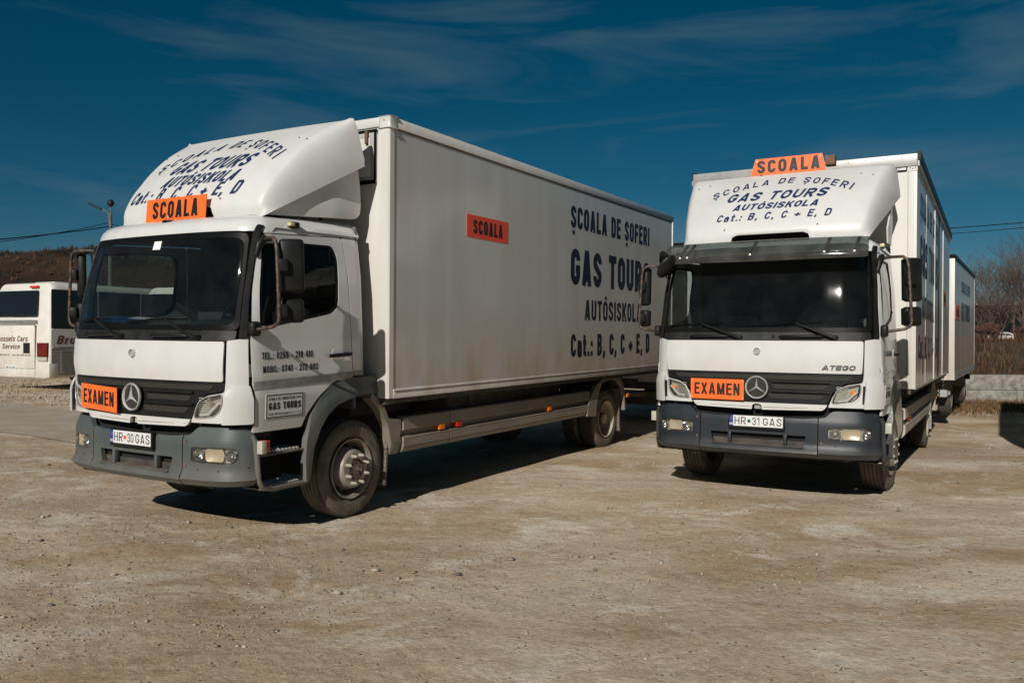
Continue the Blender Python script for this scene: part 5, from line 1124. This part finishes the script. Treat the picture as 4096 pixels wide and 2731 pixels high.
# dry weeds and grass: thousands of thin blades
def blades(name, pts, h, w, cols, seed=1, lean=.35):
    r = np.random.default_rng(seed); n = len(pts); a = r.uniform(0, 2 * PI, n); l = r.uniform(0, lean, n) * h; b = r.uniform(0, 2 * PI, n)
    d = np.stack([np.cos(a), np.sin(a), np.zeros(n)], 1) * w[:, None] / 2
    top = pts + np.stack([np.cos(b) * l, np.sin(b) * l, h], 1); mid = pts + np.stack([np.cos(b) * l * .3, np.sin(b) * l * .3, h * .5], 1)
    V = np.stack([pts - d, pts + d, mid + d * .8, mid - d * .8, top], 1).reshape(-1, 3)
    i = (np.arange(n) * 5)[:, None]; F = np.concatenate([np.concatenate([i, i + 1, i + 2], 1), np.concatenate([i, i + 2, i + 3], 1), np.concatenate([i + 3, i + 2, i + 4], 1)])
    c = np.repeat(np.c_[cols, np.ones(n)], 5, 0)
    return np_mesh(name, V, F, 'weed_tones', 'stuff', False, c)
def palette(n, r, cs, ps):
    c = np.array(cs)[r.choice(len(cs), n, p=ps)]; return c * r.uniform(.6, 1.3, (n, 1))
r_ = np.random.default_rng(11)
n = 60000; X_ = r_.uniform(11, 46, n); Y_ = 24.7 + 16 * r_.random(n) ** 1.3; cl = fbm(X_ * .9, Y_ * .9)
k = r_.random(n) < np.clip((cl - .28) * 4, .15, 1); X_, Y_ = X_[k], Y_[k]; n = len(X_)
blades('dry_weeds', np.stack([X_, Y_, ground_z(X_, Y_)], 1), (.10 + .42 * r_.random(n) ** 2) * (.6 + fbm(X_ * .5, Y_ * .5)), .007 + .012 * r_.random(n), palette(n, r_, [(.055, .032, .018), (.13, .062, .028), (.03, .021, .014), (.20, .12, .06)], [.42, .22, .26, .10]), 2, .6)
n = 26000; Y_ = r_.uniform(19.5, 24.1, n); X_ = r_.uniform(10.5, 24, n); dd = S01(Y_ + 1.2 * fbm(X_, Y_), 20.0, 22.2); k = r_.random(n) < dd; X_, Y_ = X_[k], Y_[k]; n = len(X_)
blades('dry_grass', np.stack([X_, Y_, ground_z(X_, Y_)], 1), .05 + .13 * r_.random(n), .008 + .010 * r_.random(n), palette(n, r_, [(.15, .085, .035), (.24, .15, .07), (.07, .05, .028)], [.5, .25, .25]), 3, .8)
n = 12000; Y_ = r_.uniform(20.5, 30, n); X_ = r_.uniform(-22, -7, n); k = r_.random(n) < S01(fbm(X_ * .8, Y_ * .8), .35, .6); X_, Y_ = X_[k], Y_[k]; n = len(X_)
blades('dry_grass', np.stack([X_, Y_, ground_z(X_, Y_)], 1), .03 + .08 * r_.random(n), .02 + .01 * r_.random(n), palette(n, r_, [(.34, .27, .17), (.26, .19, .11), (.40, .34, .24)], [.4, .3, .3]), 4, .8)

# bare trees: trunk and crown of forking branches
def bare_tree(name_label, x, y, h, spread, seed, stems=3, tint=(.075, .05, .035), name='bare_tree', grp='leafless trees on the bank to the right'):
    r = random.Random(seed); z0 = float(ground_z(x, y)); tk = MB(); cr_ = MB()
    root = thing(name, name_label, 'tree' if name == 'bare_tree' else 'shrub', Matrix.Translation((x, y, z0)), grp)
    def grow(p, d, ln, rad, lvl):
        pts = [p]; rr = [rad]; q = p; dd = d
        for i in range(3):
            dd = (dd + Vector((r.uniform(-.16, .16), r.uniform(-.16, .16), r.uniform(-.02, .14)))).normalized(); q = q + dd * ln / 3; pts.append(q); rr.append(rad * (1 - .16 * (i + 1)))
        (tk if lvl == 0 else cr_).tube(pts, rr, 5 if lvl < 2 else 3, caps=False)
        if lvl >= 5 or rad < .004: return
        for k in range(3 if lvl < 4 else 2):
            t = r.uniform(.35, 1.0) if k else 1.0; i = min(2, int(t * 3)); b = pts[i].lerp(pts[i + 1], t * 3 - i) if t < 1 else pts[3]
            ax = Vector((r.uniform(-1, 1), r.uniform(-1, 1), r.uniform(-.35, .45))).normalized()
            nd = (dd + ax * spread).normalized(); grow(b, nd, ln * r.uniform(.62, .82), max(.0055, rr[i + 1] * r.uniform(.52, .70)), lvl + 1)
    for s in range(stems):
        a = 2 * PI * s / stems + r.random(); d = Vector((math.cos(a) * .30 * (stems > 1), math.sin(a) * .30 * (stems > 1), 1)).normalized()
        grow(Vector((math.cos(a) * .06, math.sin(a) * .06, -.05)), d, h * .30, .018 * h ** .8 + .01, 0)
    tk.build('trunk', 'bark', root, recalc=False); cr_.build('crown', 'bark', root, recalc=False)
    return root
mat('bark', (.055, .038, .028), .9, col2=(.10, .068, .05), nscale=6)
mat('bark_red', (.13, .06, .04), .9, col2=(.08, .045, .035), nscale=6)
TR = [(23.7, 42, 5.4, .62, 1, 4, 'wide leafless tree rising just beside the far trailer'), (25.3, 43.5, 5.2, .6, 2, 3, 'slender leafless tree in the middle of the row on the bank'),
      (28.0, 46, 6.6, .65, 5, 3, 'leafless tree reaching into the sky near the right edge'), (21.9, 39.5, 4.2, .55, 8, 4, 'short leafless tree mostly hidden behind the far trailer'),
      (21.4, 36.6, 2.9, .6, 15, 4, 'low leafless tree nearest the weeds below the dark hall'),
      (30.1, 48, 7.8, .6, 23, 4, 'tallest leafless tree, cut off by the right picture edge'), 
      (24.9, 40.5, 5.3, .6, 37, 4, 'leafless tree standing left of the tallest one')]
for (x, y, h, sp_, sd, st_, lb) in TR: bare_tree(lb, x, y, h, sp_, sd, st_)
for i, (x, y, h, lb) in enumerate([(18.6, 32.5, 1.1, 'reddish twiggy bush by the edge of the far trailer'), (21.3, 34.5, 1.0, 'reddish twiggy bush at the right edge of the bank')]):
    b_ = bare_tree(lb, x, y, h, .75, 40 + i, 6, name='bush', grp='leafless bushes on the bank')
    for c_ in b_.children: c_.data.materials[0] = MATS['bark_red']

mat('pole_grey', (.10, .095, .085), .8, col2=(.16, .15, .135), nscale=5)
# dark industrial hall far behind the bank
mat('hall_cladding', (.006, .008, .009), .8, spec=.08, col2=(.010, .012, .013), nscale=.6, stretch=(8, 1, .05))
hall = thing('hall', 'long dark clad hall behind the leafless trees on the right', 'building', Matrix.Translation((60, 142, 1.2)))
for k in range(16): bx('wall_panel', 'hall_cladding', hall, -40 + k * 6.5, -40 + k * 6.5 + 6.42, 0, 18, 0, 5.9)
bx('roof', 'pole_grey', hall, -40.2, 64.2, -.3, 18.5, 5.92, 6.35)

# white car parked up on the bank's road
def car(M):
    c = thing('parked_car', 'small white hatchback parked beyond the weeds on the right', 'car', M)
    P = rpoly([(-2.05, .35), (-2.08, .75), (-1.95, .98), (-1.5, 1.32), (-.9, 1.47), (.1, 1.47), (.75, 1.30), (1.15, .98), (1.85, .82), (2.05, .62), (2.05, .30)], .12, 3)
    mb = MB().prism(P, -.80, .80, 'Y'); mb.v = [(x, y * (1 - .18 * max(0, (z - .9) / .6)), z) for x, y, z in mb.v]; body = mb.build('body', 'paint', c, bevel=.03, smooth=40)
    for s in (-1, 1):
        for Pw in ([(-1.55, 1.0), (-1.15, 1.30), (-.55, 1.38), (-.55, 1.0)], [(-.47, 1.0), (-.47, 1.38), (.1, 1.38), (.62, 1.24), (.92, 1.0)]):
            MB().prism(Pw, s * .66, s * .795, 'Y', fn=lambda v: (v[0], v[1] * (1 - .10 * max(0, (v[2] - .9) / .6)) + .0, v[2])).build('window', 'dark_glass', body)
        for x in (-1.28, 1.32):
            w_ = MB().lathe([(-.10, .30), (-.08, .32), (.08, .32), (.10, .30), (.10, .2), (-.10, .2)], 20, 'Y', c=(x, s * .74, .31), closed=True).build('wheel', 'rubber', c)
            MB().lathe([(-.09, .2), (.09, .2)], 14, 'Y', c=(x, s * .74, .31)).build('rim', 'alu_grey', w_)
    return c
car(Matrix.Translation((75.6, 129, .95)) @ Matrix.Rotation(PI - .15, 4, 'Z'))

# the wooded hill on the left
mat('hill_ground', (.018, .013, .009), .95, spec=.1, col2=(.075, .046, .027), nscale=.028, ndet=9, mix=(.38, .66))
hx = np.linspace(-420, 60, 241); hy = np.linspace(120, 420, 101); HX, HY = np.meshgrid(hx, hy)
ridge = np.interp(HX, [-420, -154, -144.5, -141, -134, -130.5, -125.5, -101, -70, -41, 0, 60], [24, 26.8, 26.8, 28.0, 28.6, 28.9, 27.2, 24, 19, 12, 1, -2])
HZ = ridge * S01(HY, 125, 262) * (1 - .5 * S01(HY, 270, 420)) + 2.2 * (fbm(HX * .035, HY * .035, 4) - .45) * S01(HY, 130, 180) - .4
grid_mesh('hill', HX, HY, HZ, 'hill_ground')
def hill_z(x, y):
    i = np.clip(((x + 420) / 2).astype(int), 0, 240); j = np.clip(((y - 120) / 3).astype(int), 0, 100); return HZ[j, i]
def brush(name, x, y, z, h, seed, cols, per=22):
    r = np.random.default_rng(seed); n = len(x); m_ = n * per
    X = np.repeat(x, per) + r.normal(0, .30, m_) * np.repeat(h, per) * .7; Y = np.repeat(y, per) + r.normal(0, .5, m_); H = np.repeat(h, per) * r.uniform(.45, 1.05, m_)
    C = np.repeat(cols, per, 0) * r.uniform(.7, 1.25, (m_, 1))
    return blades(name, np.stack([X, Y, np.repeat(z, per) + H * r.uniform(0, .25, m_)], 1), H, np.repeat(h, per) * r.uniform(.04, .10, m_), C, seed + 1, .45)
n = 4200; x = r_.uniform(-230, -20, n); y = 262 + r_.normal(0, 9, n) + 6; h = 1.0 + 1.7 * r_.random(n) ** 1.5
brush('ridge_wood', x, y, hill_z(x, y) - .3, h, 21, palette(n, r_, [(.030, .034, .022), (.05, .04, .03), (.07, .05, .035)], [.5, .3, .2]))
n = 11000; x = r_.uniform(-230, 0, n); y = r_.uniform(126, 258, n); dn = fbm(x * .03 + 5, y * .03); k = r_.random(n) < S01(dn, .40, .56) * (.35 + .65 * (y < 190)) ; x, y = x[k], y[k]; n = len(x); h = .6 + 1.3 * r_.random(n)
brush('hillside_scrub', x, y, hill_z(x, y) - .2, h, 31, palette(n, r_, [(.09, .05, .03), (.055, .045, .03), (.14, .075, .04), (.04, .04, .028)], [.35, .25, .2, .2]))

# street lamp with its wires
lx, ly = -22.7, 47.0
lp = thing('street_lamp', 'twin headed street lamp on a concrete pole behind the left truck', 'street lamp', Matrix.Translation((lx, ly, 0)))
MB().tube([(0, 0, -.2), (0, 0, 8.5)], [.16, .10], 8).build('pole', 'pole_grey', lp, smooth=60)
MB().tube([(0, 0, 8.3), (-.15, 0, 8.62), (-.55, 0, 8.78)], .035, 6).tube([(0, 0, 8.3), (.05, 0, 8.6), (.03, 0, 8.95)], .035, 6).build('arm', 'pole_grey', lp)
MB().box(-.42, .42, -.11, .11, -.05, .05).build('lamp_head', 'black_dusty', lp, bevel=.04).matrix_local = Matrix.Translation((-.85, 0, 8.93)) @ Matrix.Rotation(D2R(27), 4, 'Y')
MB().lathe([(-.20, 0), (-.18, .10), (-.05, .19), (.08, .19), (.19, .10), (.22, 0)], 16, 'Z', c=(.02, 0, 9.1)).build('lamp_head', 'black_dusty', lp, smooth=50)
def wire(name, A, B, sag, rad, m='rubber', par=None):
    A, B = Vector(A), Vector(B); P = [A.lerp(B, t) - Vector((0, 0, sag * 4 * t * (1 - t))) for t in np.linspace(0, 1, 17)]
    return MB().tube(P, rad, 5).build(name, m, par)
pl_ = thing('overhead_line', 'pair of overhead wires running left from the street lamp across the sky', 'power line', Matrix.Translation((0, 0, 0)))
wire('wire', (lx, ly, 7.80), (-27.5, 38.0, 5.72), .12, .028, par=pl_); wire('wire', (lx, ly, 8.02), (-27.5, 38.0, 5.5), .20, .018, par=pl_)
wire('wire', (lx, ly, 7.9), (-12, 60, 9.0), .5, .018, par=pl_)
pr_ = thing('overhead_line', 'two thin overhead wires crossing the sky beside the right truck box', 'power line', Matrix.Translation((0, 0, 0)))
wire('wire', (15.5, 40, 6.55), (30, 40, 7.66), .12, .020, par=pr_); wire('wire', (15.5, 40, 6.25), (30, 40, 7.48), .14, .014, par=pr_)
up_ = thing('utility_pole', 'grey utility pole carrying the wires behind the right truck', 'utility pole', Matrix.Translation((15.5, 40, 0)))
MB().tube([(0, 0, 0), (0, 0, 6.9)], [.14, .1], 8).build('pole', 'pole_grey', up_); bx('cross_arm', 'pole_grey', up_, -.5, .5, -.05, .05, 6.2, 6.3)

# ------------------------------------------------------------------ trailers
def trailer(M, label, lab2=False, L=6.7, text=True, skin='box_panel', front='box_front'):
    t = thing('box_trailer', label, 'trailer', M, 'box trailers'); W2 = 1.25; z0, z1 = .78, 3.34
    bx('box_core', front, t, -W2 + .02, W2 - .02, .02, L - .02, z0 + .02, z1 - .02)
    for s in (1, -1):
        a, b = (W2 - .018, W2 - .004) if s > 0 else (-W2 + .004, -W2 + .018)
        for k in range(4):
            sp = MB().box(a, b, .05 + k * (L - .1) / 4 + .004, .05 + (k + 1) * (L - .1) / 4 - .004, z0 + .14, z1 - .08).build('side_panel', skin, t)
        bx('top_rail', 'rubber', t, *((W2 - .02, W2 + .014) if s > 0 else (-W2 - .014, -W2 + .02)), 0, L, z1 - .07, z1 + .01)
        for dz in (0, .05, .10): bx('bottom_rail', 'alu_grey', t, *((W2 - .02, W2 + .004) if s > 0 else (-W2 - .004, -W2 + .02)), .04, L, z0 + dz, z0 + dz + .035)
        bx('corner_post', 'box_front', t, *((W2 - .14, W2) if s > 0 else (-W2, -W2 + .14)), -.01, .06, z0, z1, bevel=.006); bx('rear_post', 'alu_trim', t, *((W2 - .06, W2) if s > 0 else (-W2, -W2 + .06)), L - .05, L + .01, z0, z1)
    bx('front_wall', front, t, -W2 + .14, W2 - .14, 0, .03, z0, z1 - .07); bx('front_rail', 'rubber', t, -W2, W2, -.012, .03, z1 - .07, z1 + .01)
    bx('handle', 'alu_grey', t, -W2 + .05, -W2 + .07, -.05, -.01, 1.75, 2.0)
    if text:
        X = plane_x(W2 - .002)
        lettering('lettering', '\u0218COALA DE \u0218OFERI', lambda a, b, o=0.0: X(1.9 + a, 2.66 + b, o), 'side_print', t, 2.9, .26, .15, .5, .17)
        lettering('lettering', 'GAS TOURS', lambda a, b, o=0.0: X(1.9 + a, 2.02 + b, o), 'side_print', t, 2.8, .42, .18, .56, .17)
        st = MB().box(W2 - .003, W2 + .003, .2, 1.25, 2.03, 2.33).build('school_sticker', 'red_decal', t)
        lettering('lettering', '\u0218COALA', lambda a, b, o=0.0: (W2 + .003 + o, .32 + a, 2.09 + b), 'black_print', st, .8, .17, .21, .5, .13, off=.002)
    bx('chassis', 'chassis', t, -.45, .45, .1, L - .2, .58, .78); bx('drawbar', 'skirt', t, -.12, .12, -1.6, .6, .40, .52)
    bx('dolly', 'skirt', t, -1.05, 1.05, .35, .55, .38, .52); bx('headboard', 'box_front', t, .2, 1.0, -.35, -.30, .75, 1.02)
    sp = MB(); sp.tube([(1.05 + .05 * math.cos(a), -.5 + .05 * math.sin(a), .62 + a * .012) for a in np.linspace(0, 30, 90)], .012, 5).build('air_hose', 'chassis', t)
    bx('step_rail', 'alu_grey', t, .55, 1.1, .2, .9, .42, .56)
    for (y, tw) in ((.95, 1), (L - 1.9, 1)):
        for s in (1, -1):
            w_ = MB().lathe([(-.24, .2), (-.24, .36), (-.20, .40), (-.03, .40), (0, .37), (0, .24), (-.02, .22), (-.10, .2)], 32, 'X', closed=True).lathe([(-.12, .0), (-.12, .22), (-.02, .235), (-.02, .25)], 24, 'X', caps=False).build('wheel', 'tread', t, smooth=30)
            MB().lathe([(-.11, .0), (-.11, .19), (-.015, .232), (0.004, .245), (.006, .24)][::-1], 24, 'X', caps=False).build('rim', 'rim_dusty', w_, smooth=30)
            w_.matrix_local = Matrix.Translation((s * 1.12, y, .385)) @ Matrix.Rotation(0 if s > 0 else PI, 4, 'Z')
            P = [(y - .52, .45), (y - .46, .74), (y - .30, .86), (y - .33, .80), (y - .43, .70), (y - .47, .45)]
            MB().prism(P, s * .80, s * 1.14).build('fender', 'skirt', t)
    bx('axle', 'chassis', t, -.9, .9, .9, 1.0, .34, .44); bx('axle', 'chassis', t, -.9, .9, L - 1.95, L - 1.85, .34, .44)
    bx('rear_lamp', 'black_plastic', t, .8, 1.15, L - .1, L, .52, .66)
    return t
def yawM(x, y, z, deg): return Matrix.Translation((x, y, z)) @ Matrix.Rotation(-D2R(deg), 4, 'Z')
c_, s_ = math.cos(D2R(32.1)), math.sin(D2R(32.1))
gz = -.27
trailer(yawM(9.05 - 1.25 * c_, 17.0 + 1.25 * s_, gz + .22, 32.1), 'white box trailer standing behind the right truck beside the weedy bank', L=6.7).name = 'box_trailer'

# ------------------------------------------------------------------ coach on the left, minibus beyond it
def coach(M):
    t = thing('coach', 'white coach with its tail to the camera and brown italic lettering', 'bus', M); L, W_ = 11.8, 2.5
    # local: x lateral (right side at 0, left side at -W_), y along the coach away from its tail, z up
    P = rpoly([(-W_, .35), (0, .35), (0, 3.05), (-.18, 3.22), (-W_ + .18, 3.22), (-W_, 3.05)], [.05, .05, .25, .25, .25, .25], 5)
    mb = MB(); ys = [(0, .10), (.05, .03), (.16, 0.0), (.3, 0)] + [(L - .3, 0), (L, .1)]; n = len(P); vs = []
    for y, ins in ys:
        for x, z in P: vs.append((-W_ / 2 + (x + W_ / 2) * (1 - ins / 1.25), y + .10 * max(0, (z - 1.9) / 1.3) ** 2 * (y < .4), z - ins * .5 * (z > 2.8)))
    fs = [tuple(range(n))] + [tuple((len(ys) - 1) * n + k for k in range(n))]
    for j in range(len(ys) - 1): fs += [(j * n + k, j * n + (k + 1) % n, (j + 1) * n + (k + 1) % n, (j + 1) * n + k) for k in range(n)]
    body = mb.add(vs, fs).build('body', 'coach_paint', t, smooth=40)
    rw = panel('rear_window', rpoly([(-2.38, 2.20), (-.57, 2.20), (-.56, 2.98), (-2.38, 2.98)], .07), lambda a, b, o=0.0: (a, .045 - o + .10 * max(0, (b - 1.9) / 1.3) ** 2 + .0, b), 'coach_glass', t, thick=.02, res=.15, off=.055)
    for k in range(7):
        y0 = .06 + k * 1.62; bx('side_window', 'coach_glass', t, -.006, .010, y0, y0 + 1.57, 1.82, 3.0)
    lid = bx('engine_lid', 'coach_paint', t, -2.3, -.64, -.028, .01, .62, 1.93, bevel=.02)
    for zz in (2.0, 2.06): bx('trim_line', 'alu_grey', t, -2.4, -.58, -.022, .012, zz, zz + .03, bevel=.005)
    bx('seam', 'rubber', t, -2.3, -.62, -.018, .0, 1.90, 1.945); bx('lower_panel', 'coach_paint', t, -2.3, -.64, -.022, .01, .36, .60, bevel=.01); bx('bumper_corner', 'coach_paint', t, -.62, .012, -.02, .3, .36, .80, bevel=.03)
    la = bx('tail_lamp', 'red_dark', t, -.53, -.08, -.03, .05, .98, 1.40, bevel=.01); bx('reversing_lamp', 'cream_lens', la, -.525, -.085, -.032, .045, .86, .975)
    bx('top_lamp', 'red_lens', t, -.93, -.56, .02, .10, 3.055, 3.12, bevel=.01)
    bx('vent_panel', 'coach_glass', t, -1.14, -.84, -.034, -.026, 1.08, 1.40)
    pl = bx('number_plate', 'plate_white', t, -1.98, -1.48, -.03, -.02, .58, .72); lettering('lettering', 'HR 54 GAS', lambda a, b, o=0.0: (-1.94 + a, -.03 - o, .61 + b), 'black_print', pl, .42, .075, .16, .6, .2)
    F_ = lambda x0, z0: (lambda a, b, o=0.0: (x0 + a, -.030 - o, z0 + b))
    lettering('lettering', 'Brussels Cars', F_(-2.46, 1.44), 'brown_print', t, 1.50, .17, .15, .5, .12, italic=.25, off=.003)
    lettering('lettering', 'Service', F_(-2.13, 1.21), 'brown_print', t, .82, .16, .15, .5, .12, italic=.25, off=.003)
    lettering('lettering', 'Tel: 469.19.17'.replace('T', 'T'), F_(-2.5, 1.0), 'brown_print', t, .72, .055, .14, .5, .12, off=.003); lettering('lettering', 'Fac: 02-469.34.30', F_(-1.65, 1.0), 'brown_print', t, .84, .055, .14, .5, .12, off=.003)
    bx('side_skirt', 'coach_paint', t, -.002, .012, .05, L - .5, 1.28, 1.80); bx('side_seam', 'rubber', t, .008, .016, .05, L - .5, 1.255, 1.27)
    lettering('lettering', 'Brussels Cars', lambda a, b, o=0.0: (.012 + o, .22 + a, 1.36 + b), 'brown_print', t, 2.7, .26, .17, .5, .12, italic=.3, off=.004)
    lo = bx('locker_flap', 'coach_grey', t, -.004, .010, .06, 3.4, .42, 1.24)
    for k in range(12): bx('louvre', 'alu_grey', t,   .004, .03, .36, 1.7, .50 + k * .058, .522 + k * .058)
    bx('roof_hatch', 'coach_paint', t, -1.5, -.6, .6, 1.4, 3.20, 3.27, bevel=.02)
    for y in (2.9, 9.2):
        for x in (.004, -W_ - .004 + .3): w_ = MB().lathe([(-.3, .2), (-.3, .45), (-.02, .47), (0, .44), (0, .25), (-.04, .2)], 28, 'X', c=(x, y, .46), closed=True).build('wheel', 'tread', t, smooth=30)
    return t
mat('coach_paint', (.72, .70, .64), .32, col2=(.64, .61, .54), nscale=2.5, ndet=6, coat=.3, dirt=((.38, .32, .24), .3, 1.8, .5))
mat('coach_grey', (.30, .28, .25), .5, col2=(.22, .2, .17), nscale=4)
mat('coach_glass', (.008, .010, .011), .10); mat('red_dark', (.16, .01, .006), .3, col2=(.09, .006, .004), nscale=8); mat('brown_print', (.13, .045, .025), .5)
coach(yawM(-13.74, 24.7, .0, 25))
def minibus(M):
    t = thing('minibus', 'white minibus seen through the windscreen of the left truck', 'van', M)
    P = rpoly([(-1.05, .35), (1.05, .35), (1.03, 1.7), (.92, 2.80), (-.92, 2.80), (-1.03, 1.7)], [.1, .1, .3, .2, .2, .3], 4); n = len(P); vs = []
    for y, sc in ((0, .93), (.12, .98), (.3, 1), (5.5, 1), (5.6, .95)): vs += [(x * sc, y + .45 * max(0, (z - 1.3) / 1.5) * (y < .4), z) for x, z in P]
    fs = [tuple(range(n)), tuple(4 * n + k for k in range(n))]
    for j in range(4): fs += [(j * n + k, j * n + (k + 1) % n, (j + 1) * n + (k + 1) % n, (j + 1) * n + k) for k in range(n)]
    MB().add(vs, fs).build('body', 'coach_paint', t, smooth=40)
    panel('windscreen', rpoly([(-.985, 1.2), (.985, 1.2), (.90, 2.64), (-.90, 2.64)], .10), lambda a, b, o=0.0: (a, -.01 - o + .45 * max(0, (b - 1.3) / 1.5), b), 'coach_glass', t, thick=.03, res=.2)
    for s in (1, -1):
        bx('side_window', 'coach_glass', t, *((1.0, 1.035) if s > 0 else (-1.035, -1.0)), .9, 5.2, 1.5, 2.4); bx('headlamp', 'clear_lens', t, *((.6, .95) if s > 0 else (-.95, -.6)), -.03, .05, .8, 1.0, bevel=.02)
        bx('mirror', 'black_plastic', t, *((1.05, 1.25) if s > 0 else (-1.25, -1.05)), .3, .4, 1.6, 1.95, bevel=.03)
        for y in (1.0, 4.5): MB().lathe([(-.1, .2), (-.1, .33), (.1, .33), (.1, .2)], 20, 'X', c=(s * .95, y, .33), closed=True).build('wheel', 'tread', t)
    bx('bumper', 'black_plastic', t, -1.0, 1.0, -.08, .05, .32, .62, bevel=.04)
    return t
minibus(yawM(-8.15, 20.0, 0, 8))

# ------------------------------------------------------------------ the trucks
T1 = truck(1)
trailer(T1.matrix_basis @ Matrix.Translation((0, 10.75, -.03)) , 'white box trailer hitched behind the left truck, seen between the two trucks', L=5.6, text=False)
T2 = truck(2)
trailer(yawM(6.95 + 1.25 * .862, 9.75 - 1.25 * .507, -.05, 30.5), 'added dark trailer out of the picture on the right whose shadow falls on the bank', L=9.0, text=False, skin='tarpaulin', front='tarpaulin')  # unseen trailer added to cast the far-right shadow; dark skin limits bounce
